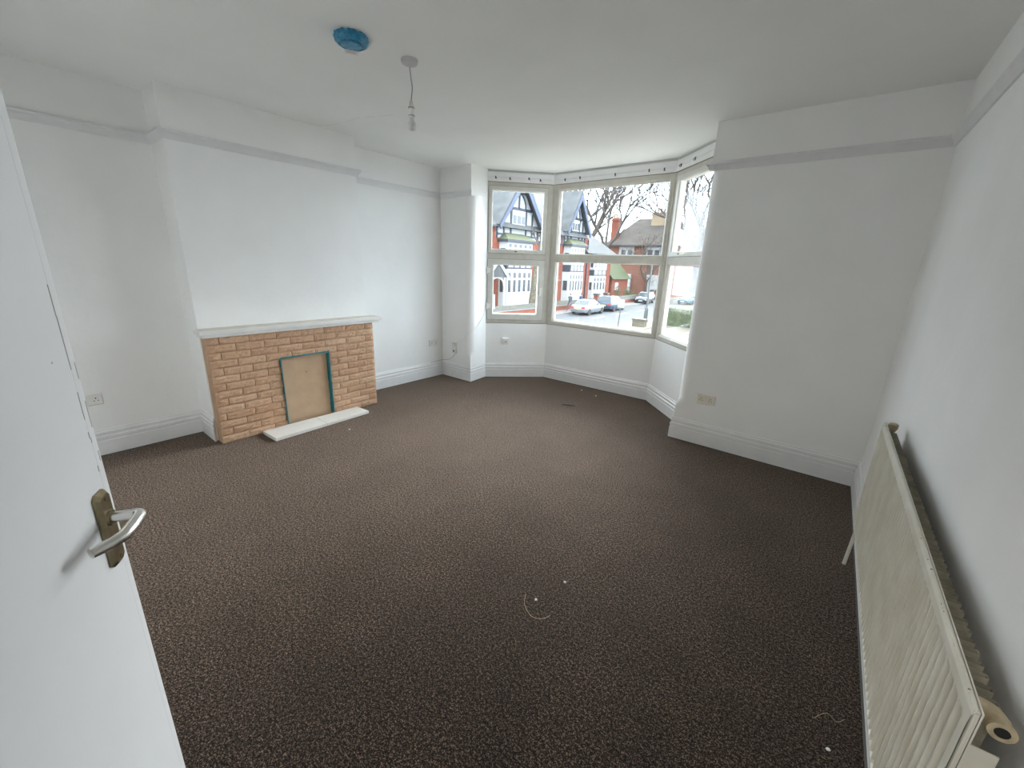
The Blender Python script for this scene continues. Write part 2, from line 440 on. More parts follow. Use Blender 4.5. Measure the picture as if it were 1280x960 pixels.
# the dark line where the carpet stops short of the skirting
GP = [(0.0205, 0.0), (0.027, 0.0), (0.0225, 0.006), (0.0205, 0.007)]
for k, sg in enumerate(([0], [4], [5, 6], [7, 8, 9], [10, 11], [12])):
    g = sweep(path, GP, sg, 'carpet_gap', M['gap'], floor)
PR = [(-0.002, zR0), (0.010, zR0), (0.014, zR0+0.008), (0.020, zR0+0.020), (0.026, zR0+0.032), (0.035, zR0+0.042), (0.035, zR1-0.006), (0.031, zR1), (-0.002, zR1)]
for nm, sg in (('trim_1', [0, 1, 2, 3, 4]), ('trim_2', [5]), ('trim_3', [11]), ('trim_4', [12])):
    struct(sweep(path, PR, sg, nm, M['rail']))
PR2 = [(-0.002, zR0+0.02), (0.006, zR0+0.02), (0.006, zR1), (-0.002, zR1)]
struct(sweep([(xP1, yB), (A[0]+0.012, A[1]-0.006)], PR2, [0], 'trim_5', M['wall']))
# end block of the rail at the right pier
e = MB().box(xP2-0.012, xP2+0.03, yB-0.030, yB+0.02, zR0+0.004, zR1)
struct(e.build('trim_6', M['rail']))

# ------------------------------------------------------------------ bay windows
def frame_rect(mb, m, u0, u1, z0, z1, wl, wr, wb, wt, d0, d1):
    ch = 0.012
    # four mitred members with a chamfered inner edge
    o = [(u0, z0), (u1, z0), (u1, z1), (u0, z1)]
    i = [(u0+wl, z0+wb), (u1-wr, z0+wb), (u1-wr, z1-wt), (u0+wl, z1-wt)]
    c = [(u0+wl-ch, z0+wb-ch), (u1-wr+ch, z0+wb-ch), (u1-wr+ch, z1-wt+ch), (u0+wl-ch, z1-wt+ch)]
    for k in range(4):
        j = (k+1) % 4
        ring = lambda q: [m @ Vector((o[q][0], d1, o[q][1])), m @ Vector((o[q][0], d0, o[q][1])), m @ Vector((c[q][0], d0, c[q][1])), m @ Vector((i[q][0], d0+ch, i[q][1])), m @ Vector((i[q][0], d1, i[q][1]))]
        mb.loft([ring(k), ring(j)])
def pane(m, u0, u1, z0, z1, d, parent):
    return MB().box(u0, u1, d-0.004, d+0.004, z0, z1, m).build('pane', M['glass'], parent)
def sash_handle(m, u, z, d, parent):
    h = MB()
    h.box(u-0.035, u+0.035, d-0.010, d, z-0.010, z+0.010, m)
    h.box(u-0.012, u+0.012, d-0.026, d-0.008, z-0.009, z+0.009, m)
    h.bar(m @ Vector((u, d-0.024, z)), m @ Vector((u+0.105, d-0.030, z-0.002)), 0.010, 0.014)
    o = h.build('sash_handle', M['cream'], parent)
    k = MB().box(u-0.03, u-0.002, d-0.030, d-0.020, z-0.007, z+0.005, m).build('handle_lock', M['iron'], parent)
    return o
def window(name, P, Q, kind):
    m, W = panel_frame(P, Q)
    mb = MB(); dF0, dF1 = 0.0, 0.075
    l, r = {'left': (0.030, 0.075), 'front': (0.085, 0.060), 'right': (0.065, 0.045)}[kind]
    frame_rect(mb, m, 0.0, W, ZS, ZH, l, r, 0.052, 0.050 if kind != 'front' else 0.062, dF0, dF1)
    # transom
    zt0, zt1 = 1.535, 1.618
    mb.box(l-0.01, W-r+0.01, dF0+0.002, dF1, zt0, zt1, m)
    root = struct(mb.build(name, M['upvc']))
    # thin dark joint line round the frame where it meets the wall
    j = MB()
    for (a, b, c_, d_) in ((0, W, ZS-0.004, ZS+0.002), (0, W, ZH-0.002, ZH+0.004)):
        j.box(a, b, -0.003, 0.004, c_, d_, m)
    j.build('sealant_line', M['grime'], root)
    if kind == 'front':
        pane(m, l, W-r, zt1, ZH-0.062, 0.05, root); pane(m, l, W-r, ZS+0.052, zt0, 0.05, root)
        s = MB()
        frame_rect(s, m, l-0.004, W-r+0.004, zt1-0.004, ZH-0.058, 0.014, 0.014, 0.014, 0.014, 0.020, 0.06)
        frame_rect(s, m, l-0.004, W-r+0.004, ZS+0.048, zt0+0.004, 0.014, 0.014, 0.014, 0.014, 0.020, 0.06)
        s.build('glazing_bead', M['upvc2'], root)
    else:
        g_ = MB(); frame_rect(g_, m, l-0.0105, W-r+0.0105, zt1-0.0105, ZH-0.0395, 0.02, 0.02, 0.02, 0.02, -0.001, 0.03); g_.build('gasket', M['grime'], root)
        a = MB()
        frame_rect(a, m, l-0.006, W-r+0.006, zt1-0.006, ZH-0.044, 0.050, 0.050, 0.050, 0.050, -0.010, 0.06)
        sa = a.build('top_sash', M['upvc2'], root)
        pane(m, l+0.044, W-r-0.044, zt1+0.044, ZH-0.094, 0.045, sa)
        sash_handle(m, W*0.47 if kind == 'left' else W*0.42, zt1+0.018, -0.010, sa)
        if kind == 'left':
            g_ = MB(); frame_rect(g_, m, l-0.0125, W-r+0.0125, ZS+0.0415, zt0+0.0105, 0.02, 0.02, 0.02, 0.02, -0.001, 0.03); g_.build('gasket', M['grime'], root)
            b = MB()
            frame_rect(b, m, l-0.008, W-r+0.008, ZS+0.046, zt0+0.006, 0.078, 0.080, 0.078, 0.074, -0.014, 0.06)
            ca = b.build('casement', M['upvc2'], root)
            pane(m, l+0.068, W-r-0.070, ZS+0.122, zt0-0.066, 0.045, ca)
            for z in (0.955, 1.40):
                h = MB().box(l-0.028, l+0.030, -0.026, -0.012, z-0.028, z+0.028, m)
                h.tube([m @ Vector((l-0.012, -0.028, z-0.042)), m @ Vector((l-0.012, -0.028, z+0.042))], 0.008)
                h.build('hinge', M['plastic'], ca)
            k = MB().box(W-r-0.045, W-r-0.020, -0.026, -0.012, 1.10, 1.20, m)
            k.box(W-r-0.040, W-r-0.026, -0.046, -0.024, 1.135, 1.15, m)
            k.build('casement_catch', M['plastic'], ca)
        else:
            pane(m, l, W-r, ZS+0.052, zt0, 0.05, root)
            s = MB(); frame_rect(s, m, l-0.004, W-r+0.004, ZS+0.048, zt0+0.004, 0.018, 0.018, 0.018, 0.018, 0.012, 0.06)
            s.build('glazing_bead', M['upvc2'], root)
    return root
w1 = window('window_1', A, B, 'left')
w2 = window('window_2', B, Cc, 'front')
w3 = window('window_3', Cc, D, 'right')
# corner posts between the panels
for P in (B, Cc):
    c = MB().tube([(P[0], P[1]+0.022, ZS), (P[0], P[1]+0.022, ZH)], 0.030, 12)
    struct(c.build('trim_7' if P is B else 'trim_8', M['upvc'], smooth=True))
# plaster ledge under each frame and the old curtain board with its hooks above
HK = [('trim_9', A, B, [0.10, 0.27, 0.50, 0.64]), ('trim_10', B, Cc, [0.16, 0.36, 0.80, 1.18, 1.34]), ('trim_11', Cc, D, [0.10, 0.36])]
for nm, P, Q, us in HK:
    m, W = panel_frame(P, Q)
    b = MB()
    prof = [(0.004, ZH+0.004), (-0.014, ZH+0.004), (-0.014, 2.470), (-0.010, 2.473), (-0.010, 2.477), (-0.014, 2.480), (-0.014, 2.528), (-0.010, 2.534), (0.004, 2.534)]
    t = math.tan(R(22.5))
    def rg(u, sgn): return [m @ Vector((u + sgn*t*(-d), d, z)) for d, z in prof]
    b.loft([rg(0.0, 1 if P is not A else 0.0), rg(W, -1 if Q is not D else 0.0)])
    bd = struct(b.build(nm, M['gloss']))
    MB().box(0.004, W-0.004, -0.001, 0.0035, 2.535, zC-0.001, m).build('painted_gap_shade', M['scuff_shade'], bd)  # grey strip painting in the shade between board and ceiling
    for u in us:
        z = 2.470 + random.uniform(-.006, .006)
        h = MB()
        h.box(u-0.006, u+0.006, -0.019, -0.013, z-0.014, z+0.014, m)
        pt = [m @ Vector((u+dx, -0.019-dy, z+dz)) for dx, dy, dz in ((0, 0, 0.004), (0.003, 0.012, 0.002), (0.008, 0.020, -0.006), (0.012, 0.018, -0.016), (0.012, 0.010, -0.018))]
        h.tube(pt, 0.0032, 6)
        h.build('curtain_hook', M['iron'], bd)

# ------------------------------------------------------------------ fireplace
xF = -3.712
fp = empty('fireplace', (xF, (0.941+2.371)/2, 0))
tag(fp, 'low fire surround of rough buff bricks under a white shelf, opening boarded up', 'fireplace')
def loc_(o):           # shift a mesh built in room coordinates under the fireplace root
    for v in o.data.vertices: v.co = v.co - Vector(fp.location)
    return o
Y0, Y1, ZT = 0.941, 2.371, 0.869
oy0, oy1, oz = 1.453, 1.883, 0.632
core = MB()
core.box(xC+0.002, xF-0.016, Y0+0.012, oy0, 0, ZT); core.box(xC+0.002, xF-0.016, oy1, Y1-0.006, 0, ZT); core.box(xC+0.002, xF-0.016, oy0, oy1, oz, ZT)
loc_(core.build('mortar_backing', M['mortar'], fp))
sp = MB().box(xC+0.002, xF-0.004, Y0, Y0+0.012, 0, ZT)
loc_(sp.build('side_panel', M['render_side'], fp))
# rock-faced bricks, several shared shapes
def brick_mesh(L, H, seed):
    nx, nz_ = max(3, int(L/0.022)), 4
    rnd = random.Random(seed)
    vs = []; fs = []
    for j in range(nz_+1):
        for i in range(nx+1):
            y = -L/2 + L*i/nx; z = -H/2 + H*j/nz_
            edge = i in (0, nx) or j in (0, nz_)
            y += 0 if i in (0, nx) else rnd.uniform(-.003, .003)
            d = rnd.uniform(-0.0035, -0.0005) if edge else rnd.uniform(0.001, 0.0075)
            if edge: z += rnd.uniform(-.0008, .0008)
            vs.append((d, y, z))
    for j in range(nz_):
        for i in range(nx):
            a = j*(nx+1)+i; fs.append((a, a+1, a+nx+2, a+nx+1))
    # sides back to the mortar
    rim = [j*(nx+1) for j in range(nz_+1)][::-1] + [i for i in range(1, nx+1)] + [j*(nx+1)+nx for j in range(1, nz_+1)] + [nz_*(nx+1)+i for i in range(nx-1, 0, -1)]
    b0 = len(vs)
    for r_ in rim: vs.append((-0.017, vs[r_][1], vs[r_][2]))
    for k in range(len(rim)):
        j = (k+1) % len(rim); fs.append((rim[k], rim[j], b0+j, b0+k))
    me = bpy.data.meshes.new('brick'); me.from_pydata(vs, [], fs); me.materials.append(M['fbrick'])
    bm = bmesh.new(); bm.from_mesh(me); bmesh.ops.recalc_face_normals(bm, faces=bm.faces); bm.to_mesh(me); bm.free()
    return me
NR = 14; rh = ZT/NR; BL = 0.209; jt = 0.0042
bank = {}
def brick(ya, yb, zc):
    L = round(yb-ya-jt, 3)
    if L < 0.012: return
    key = (L, random.randrange(5))
    if key not in bank: bank[key] = brick_mesh(L, rh-jt*0.8, hash(key) % 9999)
    o = bpy.data.objects.new('brick', bank[key]); C.objects.link(o); o.parent = fp
    o.location = Vector((xF + random.uniform(-.002, .002), (ya+yb)/2, zc)) - Vector(fp.location)
for rI in range(NR):
    zc = (rI+0.5)*rh
    off = (0.41 if (NR-1-rI) % 2 == 0 else 0.93)*BL
    if rI == 3: off -= 0.03
    cuts = [Y0]; y = Y0 + off
    while y < Y1 - 0.02: cuts.append(y); y += BL
    cuts.append(Y1)
    for a, b in zip(cuts[:-1], cuts[1:]):
        if zc < oz - rh*0.3:
            if a < oy0 < b: brick(a, oy0, zc)
            if a < oy1 < b: brick(oy1, b, zc)
            if (b <= oy0) or (a >= oy1): brick(a, b, zc)
        else: brick(a, b, zc)
# boarded opening
bo = MB().box(xC+0.04, xF-0.030, oy0+0.004, oy1-0.004, 0.0, oz-0.004)
board = loc_(bo.build('cover_board', M['ply'], fp))
mk = MB(); mk.tube([(xF-0.0305, 1.675, 0.47), (xF-0.028, 1.675, 0.47)], 0.006, 8)
loc_(mk.build('screw_hole', M['grime'], board))
tp = MB()
def torn(ax, a0, a1, fixed, w0, sgn, lip0):      # strips of tape with a torn edge, lining the opening and lapping over the bricks
    n = 26; rings = []
    for i in range(n+1):
        t = a0 + (a1-a0)*i/n; wv = w0 + random.uniform(-.002, .003); lp = lip0 + random.uniform(-.003, .003)
        c = [(xF-0.0295, fixed), (xF-0.0295, fixed+sgn*wv), (xF-0.027, fixed+sgn*wv), (xF-0.026, fixed+sgn*0.002), (xF+0.0115, fixed+sgn*0.002), (xF+0.0115, fixed-sgn*lp), (xF+0.0095, fixed-sgn*lp), (xF+0.0095, fixed)]
        rings.append([Vector((x, f, t)) if ax == 'z' else Vector((x, t, f)) for x, f in c])
    tp.loft(rings)
torn('z', 0.03, oz, oy0, 0.014, 1, 0.007)
torn('z', 0.03, oz, oy1, 0.010, -1, 0.005)
torn('y', oy0-0.006, oy1+0.004, oz, 0.014, -1, 0.012)
loc_(tp.build('tape', M['tape'], fp))
# mantel shelf in two layers
sh = MB(); sh.box(xC+0.002, xF+0.040, 0.900, 2.455, 0.892, 0.925)
shelf = loc_(sh.build('mantel_shelf', M['slab'], fp, bevel=0.003))
loc_(MB().box(xC+0.002, xF+0.027, 0.915, 2.430, ZT, 0.892).build('shelf_moulding', M['slab'], shelf, bevel=0.002))
du = MB().box(xC+0.004, xF+0.030, 0.912, 2.445, 0.925, 0.9262)
loc_(du.build('dust_layer', M['slabtop'], shelf))
tag(shelf, 'white painted shelf'); tag(board, 'pale plywood board'); 
# hearth: two slabs, second slightly skewed
he = empty('hearth', (-3.582, 1.68, 0)); tag(he, 'low white painted hearth slab on the carpet before the boarded fireplace', 'hearth')
def slab(poly, z):
    mb = MB().prism(poly, 0.0, z)
    o = mb.build('hearth_slab', M['slab'], he, bevel=0.004)
    for v in o.data.vertices: v.co = v.co - Vector((-3.59, 1.68, 0))
slab([(-3.704, 1.232), (-3.470, 1.240), (-3.488, 1.690), (-3.704, 1.690)], 0.030)
slab([(-3.704, 1.693), (-3.488, 1.693), (-3.510, 2.136), (-3.704, 2.122)], 0.029)

# ------------------------------------------------------------------ radiator
ang = math.atan(sl)
rad = empty('radiator', (xR(1.72)-0.085, 1.72, 0.257), ang)
tag(rad, 'long cream panel radiator with vertical ribs standing against the right wall', 'radiator')
Lh, Hh = 0.855, 0.554       # half length along local y, height along z; room side is local -x
# front panel: ribbed sheet, narrow crests between broad recessed channels
NRB = 50; p0_ = -Lh+0.020; pw_ = (2*Lh-0.040)/NRB
prof_ = [(-Lh, 0.0)]
for i in range(NRB):
    q0 = p0_ + i*pw_
    prof_ += [(q0+pw_*0.10, 0.0), (q0+pw_*0.24, 0.0105), (q0+pw_*0.82, 0.0105), (q0+pw_*0.94, 0.0)]
prof_ += [(Lh, 0.0)]
zs_ = [0.0, 0.010, 0.024, 0.034, Hh-0.040, Hh-0.030, Hh-0.010, Hh]
amp = [0, 0, 0, 1, 1, 0, 0, 0]; rx = [0.006, 0.001, 0, 0, 0, 0, 0.001, 0.005]
N = len(prof_)-1; vs = []; fs = []
for k, z in enumerate(zs_):
    for sy_, dx_ in prof_: vs.append((rx[k] + (dx_ if amp[k] else 0.0), sy_, z))
for k in range(len(zs_)-1):
    for i in range(N):
        a = k*(N+1)+i; fs.append((a, a+1, a+N+2, a+N+1))
pm = MB(); pm.add(vs, fs)
pm.box(0.0112, 0.0138, -Lh+0.001, Lh-0.001, 0.001, Hh-0.001)
fpn = pm.build('front_panel', M['rad'], rad)
# seam along the rim with spot-weld dents
sm = MB(); sm.tube([(0.0065, -Lh+0.003, Hh-0.004), (0.0065, Lh-0.003, Hh-0.004)], 0.0042, 8); sm.tube([(0.0065, -Lh+0.003, 0.0), (0.0065, -Lh+0.003, Hh-0.004)], 0.0042, 8)
sm.tube([(0.0065, Lh-0.003, 0.0), (0.0065, Lh-0.003, Hh-0.004)], 0.0042, 8)
sm.build('rim_seam', M['rad'], fpn, smooth=True)
cp = MB()
for i in range(18):
    s = random.uniform(-Lh, -0.2) if i < 9 else random.uniform(-Lh, Lh)
    zz = Hh - 0.001 + random.uniform(-.003, .001)
    cp.box(0.003, 0.0065, s, s+random.uniform(.002, .005), zz-0.0008, zz+0.0012)
cp.build('paint_chip', M['grime'], fpn)['kind'] = 'stuff'
# folded convector fins behind
fn = MB(); rings = []
nf = 51; prev = -Lh+0.05; pitch = (2*Lh-0.12)/nf
pl_ = []
for i in range(nf):
    s = -Lh+0.05 + i*pitch
    pl_ += [(0.015, s), (0.015, s+pitch*0.28), (0.048, s+pitch*0.42), (0.048, s+pitch*0.80), (0.015, s+pitch*0.94)]
th = 0.0012
fr = []
for z in (0.04, Hh-0.022):
    fr.append([Vector((x, s, z)) for x, s in pl_])
fn.loft(fr, cap=False, closed=False)
fin = fn.build('convector_fins', M['radback'], rad)
md = fin.modifiers.new('thickness', 'SOLIDIFY'); md.thickness = 0.0014
# flat end plate and header pipe
MB().box(0.014, 0.050, -Lh+0.010, -Lh+0.013, 0.02, Hh-0.075).build('end_plate', M['rad'], rad)
hd = MB(); hd.tube([(0.026, -Lh+0.02, 0.035), (0.026, Lh-0.02, 0.035)], 0.012, 10)
hd.build('header_pipe', M['rad'], rad, smooth=True)
# open elbow at the near end, plug at the far end
el = MB()
ez = Hh-0.032
el.tube([(0.014, -Lh+0.055, ez), (0.026, -Lh+0.055, ez), (0.038, -Lh+0.050, ez), (0.043, -Lh+0.038, ez), (0.044, -Lh+0.024, ez)], [0.0165, 0.0175, 0.0180, 0.0165, 0.0145], 16)
el.tube([(0.044, -Lh+0.026, ez), (0.044, -Lh+0.018, ez)], [0.0175, 0.0175], 16)
elb = el.build('pipe_elbow', M['plug'], rad, smooth=True)
MB().tube([(0.044, -Lh+0.0185, ez), (0.044, -Lh+0.0172, ez)], 0.0095, 14).build('pipe_bore', M['black'], elb)
pg = MB(); pg.tube([(0.034, Lh-0.035, Hh-0.03), (0.034, Lh-0.035, Hh-0.012), (0.034, Lh-0.035, Hh+0.006), (0.034, Lh-0.035, Hh+0.012)], [0.012, 0.019, 0.019, 0.012], 16)
pg.build('bleed_plug', M['plug'], rad, smooth=True)
# brackets to the wall and the tail pipe into the floor at the far end
for s in (-0.55, 0.55):
    for za, zb in ((0.08, 0.16), (Hh-0.16, Hh-0.10)):
        MB().box(0.012, 0.084, s-0.012, s+0.012, za, zb).build('bracket', M['rad'], rad)
vp = MB()
vp.tube([(0.030, Lh-0.02, 0.035), (0.028, Lh-0.008, 0.033), (0.026, Lh+0.004, 0.010), (0.022, Lh+0.005, -0.10), (0.016, Lh+0.002, -0.2565)], 0.0085, 10)
vp.build('supply_pipe', M['rad'], rad, smooth=True)

# ------------------------------------------------------------------ door, standing open on the left
E_ = Vector((-1.012, 0.067, 0)); h_ = Vector((0.88, -0.475, 0)).normalized(); n_ = Vector((0.475, 0.88, 0)).normalized()
DW = 0.735
dm = Matrix((h_, n_, Vector((0, 0, 1)))).transposed().to_4x4(); dm.translation = E_      # local x: towards the hinge, y: out of the visible face
dl = MB().box(0.0, DW, -0.038, 0.0, 0.012, 2.0)
door = struct(dl.build('door_1', M['door'], bevel=0.0015))
door.matrix_world = dm
lip = MB().box(0.0012, 0.0175, -0.001, 0.0002, 0.014, 1.998)
lipo = lip.build('lipping_strip', M['door'], door)
sc_ = MB()
for z, x, ln in ((1.40, 0.019, .05), (1.33, 0.018, .09), (1.22, 0.0185, .05), (1.165, 0.019, .012), (1.10, 0.0185, .012), (1.28, 0.0045, .03), (1.20, 0.004, .05), (1.02, 0.0185, .012), (1.155, 0.0165, .01), (1.12, 0.006, .02)):
    sc_.box(x-0.0008, x+0.0008, -0.0004, 0.0009, z-ln/2, z+ln/2)
sc_.box(0.060, 0.0625, -0.0004, 0.0005, 1.305, 1.3085)
sc_.build('scuff_mark', M['scuff_shade'], door)['kind'] = 'stuff'
hx, hz = 0.044, 1.012
pb = MB()
# bevelled backplate
zc0, zc1 = hz-0.097, hz+0.053
def rr(w_, a, b, y):
    c_ = 0.007
    return [Vector((hx+px, y, pz)) for px, pz in ((-w_+c_, a), (w_-c_, a), (w_, a+c_), (w_, b-c_), (w_-c_, b), (-w_+c_, b), (-w_, b-c_), (-w_, a+c_))]
pb.loft([rr(0.020, zc0, zc1, 0.0), rr(0.020, zc0, zc1, 0.004), rr(0.0155, zc0+0.006, zc1-0.006, 0.010)])
plate = pb.build('door_handle', M['brass'], door)
lv = MB()
k = 0.056
# spindle, corner, grip bending back towards the leaf
P_ = [(hx, 0.010, hz), (hx, 0.030, hz), (hx, k-0.010, hz), (hx+0.003, k-0.003, hz), (hx+0.011, k, hz), (hx+0.045, k, hz-0.001), (hx+0.068, k-0.003, hz-0.002), (hx+0.088, k-0.016, hz-0.003), (hx+0.106, k-0.032, hz-0.003)]
lv.tube(P_, [0.0095, 0.0095, 0.0095, 0.0100, 0.0102, 0.0102, 0.0102, 0.0098, 0.0092], 14)
lv.build('lever', M['satin'], plate, smooth=True)
col = MB(); col.tube([(hx, 0.0095, hz), (hx, 0.0135, hz)], [0.0155, 0.014], 18); col.build('lever_collar', M['brass'], plate, smooth=True)
for z in (zc0+0.015, zc1-0.014):
    s = MB(); s.tube([(hx, 0.0098, z), (hx, 0.0122, z)], [0.0048, 0.0036], 12); s.build('screw', M['brass'], plate, smooth=True)
kh = MB(); kh.tube([(hx, 0.0098, hz-0.042), (hx, 0.0106, hz-0.042)], 0.0052, 14); kh.box(hx-0.0025, hx+0.0025, 0.0098, 0.0106, hz-0.056, hz-0.042)
kh.build('keyhole', M['black'], plate)
# door lining and stops of the doorway
dj = MB(); dj.box(-0.385, -0.36, yF-0.12, yF, 0, 2.03); dj.box(0.35, 0.375, yF-0.12, yF, 0, 2.03); dj.box(-0.36, 0.35, yF-0.12, yF, 2.005, 2.03)
struct(dj.build('trim_12', M['gloss']))

# ------------------------------------------------------------------ sockets
def frame3(loc, outv):
    y = Vector(outv).normalized(); z = Vector((0, 0, 1)); x = y.cross(z)
    m = Matrix((x, y, z)).transposed().to_4x4(); m.translation = loc
    return m
def socket(name, label, loc, outv, gangs, material, grp=None):
    w_ = 0.146 if gangs == 2 else 0.086
    mb = MB(); H_ = 0.086
    a = [(-w_/2, -H_/2), (w_/2, -H_/2), (w_/2, H_/2), (-w_/2, H_/2)]
    mb.loft([[Vector((x, 0, z)) for x, z in a], [Vector((x, 0.006, z)) for x, z in a], [Vector((x*0.95, 0.010, z*0.92)) for x, z in a]])
    root = empty(name); root.matrix_world = frame3(loc, outv); tag(root, label, 'socket', grp)
    mb.build('faceplate', material, root)
    cs = (-0.037, 0.037) if gangs == 2 else (0.0,)
    for c_ in cs:
        hmb = MB()
        hmb.box(c_-0.003, c_+0.003, 0.0095, 0.0106, 0.004, 0.013); hmb.box(c_-0.0145, c_-0.0075, 0.0095, 0.0106, -0.0125, -0.0075); hmb.box(c_+0.0075, c_+0.0145, 0.0095, 0.0106, -0.0125, -0.0075)
        hmb.build('pin_hole', M['black'], root)
    for s in ((-0.011, 0.011) if gangs == 2 else (0.026,)):
        MB().box(s-0.006, s+0.006, 0.0095, 0.0135, 0.017, 0.033).build('rocker_switch', material, root, bevel=0.001)
    return root
M['switchgrey'] = M['cream']
socket('double_socket', 'white double power socket low on the wall beside the open door', (xA, 0.286, 0.436), (1, 0, 0), 2, M['plastic'])
socket('double_socket', 'white double power socket in the far alcove by the corner', (xA, 3.517, 0.458), (1, 0, 0), 2, M['plastic'])
socket('double_socket', 'cream double power socket above the skirting right of the bay', (-0.775, yB, 0.419), (0, -1, 0), 2, M['cream'])
mL, WL = panel_frame(A, B)
sp_ = mL @ Vector((0.278, 0, 0.492))
s1 = empty('aerial_socket'); s1.matrix_world = frame3(sp_, mL.to_3x3() @ Vector((0, -1, 0)))
tag(s1, 'small square white aerial socket on the bay wall beneath the hinged window', 'socket')
q = MB(); a = [(-0.043, -0.043), (0.043, -0.043), (0.043, 0.043), (-0.043, 0.043)]
q.loft([[Vector((x, 0, z)) for x, z in a], [Vector((x, 0.024, z)) for x, z in a], [Vector((x*0.94, 0.028, z*0.94)) for x, z in a]])
q.build('back_box', M['plastic'], s1)
q = MB(); q.tube([(0, 0.027, 0), (0, 0.034, 0)], [0.020, 0.018], 18); q.build('dial', M['cream'], s1, smooth=True)
q = MB(); q.tube([(0, 0.0335, 0), (0, 0.0348, 0)], 0.006, 12); q.build('pin_hole', M['black'], s1)
# phone sockets on the left pier with the cable
ph = empty('phone_socket'); ph.matrix_world = frame3((-3.885, yB, 0.405), (0, -1, 0))
tag(ph, 'stacked pair of small white phone sockets on the narrow wall beside the bay', 'socket')
MB().box(-0.034, 0.034, 0, 0.018, 0.005, 0.072).build('upper_box', M['plastic'], ph, bevel=0.002)
MB().box(-0.034, 0.034, 0, 0.022, -0.075, 0.0).build('lower_box', M['plastic'], ph, bevel=0.002)
MB().box(-0.010, 0.014, 0.0215, 0.0228, -0.05, -0.03).build('port', M['black'], ph)
q = MB(); q.box(-0.032, 0.026, 0.0175, 0.0190, 0.056, 0.063); q.box(-0.032, -0.022, 0.0175, 0.019, 0.025, 0.06); q.build('port', M['scuff_shade'], ph)
cb = MB()
cpts = [(-3.626, 3.985, 1.22), (-3.618, 3.975, 1.02), (-3.612, 3.92, 0.84), (-3.602, 3.80, 0.715), (-3.600, 3.70, 0.655), (-3.640, 3.668, 0.612), (-3.72, 3.672, 0.545), (-3.82, 3.672, 0.490), (-3.873, 3.668, 0.462)]
def smooth_pts(p, n=5):
    out = []; p = [Vector(v) for v in p]
    for i in range(len(p)-1):
        a, b, c, d = p[max(i-1, 0)], p[i], p[i+1], p[min(i+2, len(p)-1)]
        for k in range(n):
            t = k/n
            out.append(0.5*((2*b)+(c-a)*t+(2*a-5*b+4*c-d)*t*t+(3*b-a-3*c+d)*t**3))
    return out+[p[-1]]
cb.tube(smooth_pts(cpts), 0.0028, 6)
tag(cb.build('phone_cable', M['plastic'], smooth=True), 'thin white cable hanging from the window frame to the phone sockets', 'cable')
cb = MB(); cb.tube(smooth_pts([(-3.875, 3.668, 0.335), (-3.93, 3.672, 0.27), (-4.02, 3.672, 0.225), (-4.10, 3.66, 0.212), (-4.116, 3.60, 0.207), (-4.119, 3.46, 0.204)]), 0.0026, 6)
tag(cb.build('skirting_cable', M['cord'], smooth=True), 'thin grey wire running from the phone sockets along the skirting top', 'cable')

# ------------------------------------------------------------------ ceiling fittings
pd = empty('pendant_light', (-2.172, 1.722, zC)); tag(pd, 'bare white bulb hanging on a thin cord from a ceiling rose', 'lamp')
q = MB(); q.lathe([(0.001, 0), (0.046, 0), (0.047, -0.010), (0.040, -0.022), (0.020, -0.028), (0.008, -0.034), (0.001, -0.036)], 28); q.build('ceiling_rose', M['rose'], pd, smooth=True)
q = MB(); q.tube(smooth_pts([(0, 0, -0.03), (0.004, 0.002, -0.08), (0.012, 0.004, -0.13), (0.008, 0.001, -0.18), (0.004, 0, -0.206)]), 0.0030, 8); q.build('cord', M['cord'], pd, smooth=True)
q = MB(); q.lathe([(0.004, -0.196), (0.009, -0.204), (0.0135, -0.225), (0.015, -0.232), (0.015, -0.272), (0.0175, -0.274), (0.0175, -0.286), (0.012, -0.288)], 20, Matrix.Translation((0.004, 0, 0)))
lh = q.build('lamp_holder', M['plastic'], pd, smooth=True)
for z in (-0.234, -0.274):
    q = MB(); q.lathe([(0.0158, z+0.002), (0.0182, z+0.001), (0.0182, z-0.004), (0.0158, z-0.005)], 20, Matrix.Translation((0.004, 0, 0))); q.build('holder_ring', M['greyring'], lh, smooth=True)
q = MB(); q.lathe([(0.012, -0.284), (0.0125, -0.291), (0.018, -0.300), (0.0265, -0.314), (0.0285, -0.325), (0.026, -0.337), (0.018, -0.347), (0.008, -0.352), (0.001, -0.353)], 24, Matrix.Translation((0.004, 0, 0))); q.build('bulb', M['bulb'], pd, smooth=True)

sa = empty('smoke_alarm', (-2.214, 1.394, zC)); tag(sa, 'round ceiling smoke alarm wrapped in a crumpled blue plastic cover', 'smoke alarm')
q = MB(); q.lathe([(0.001, 0), (0.070, 0), (0.070, -0.012), (0.001, -0.012)], 24); q.build('base', M['plastic'], sa, smooth=True)
n = 56; rings = []
for rr_, z_ in ((0.078, -0.001), (0.083, -0.010), (0.081, -0.022), (0.074, -0.034), (0.064, -0.039), (0.056, -0.036), (0.050, -0.037), (0.046, -0.044), (0.030, -0.047), (0.002, -0.046)):
    ring = []
    for k_ in range(n):
        a_ = 2*PI*k_/n
        wr = (0.0035*math.sin(9*a_+3*z_*100)+0.0025*math.sin(17*a_+1)+random.uniform(-.0012, .0012))*(1 if rr_ > 0.06 else 0.25)
        ring.append(Vector(((rr_+wr)*math.cos(a_), (rr_+wr)*math.sin(a_), z_+wr*0.6)))
    rings.append(ring)
q = MB(); q.loft(rings); cov = q.build('plastic_cover', M['blue'], sa, smooth=True); tag(cov, 'crumpled blue plastic cover')
q = MB(); rg_ = []
for k_ in range(17):
    a_ = R(-130 + 190*k_/16)
    rg_.append((0.052*math.cos(a_), 0.052*math.sin(a_), -0.0385))
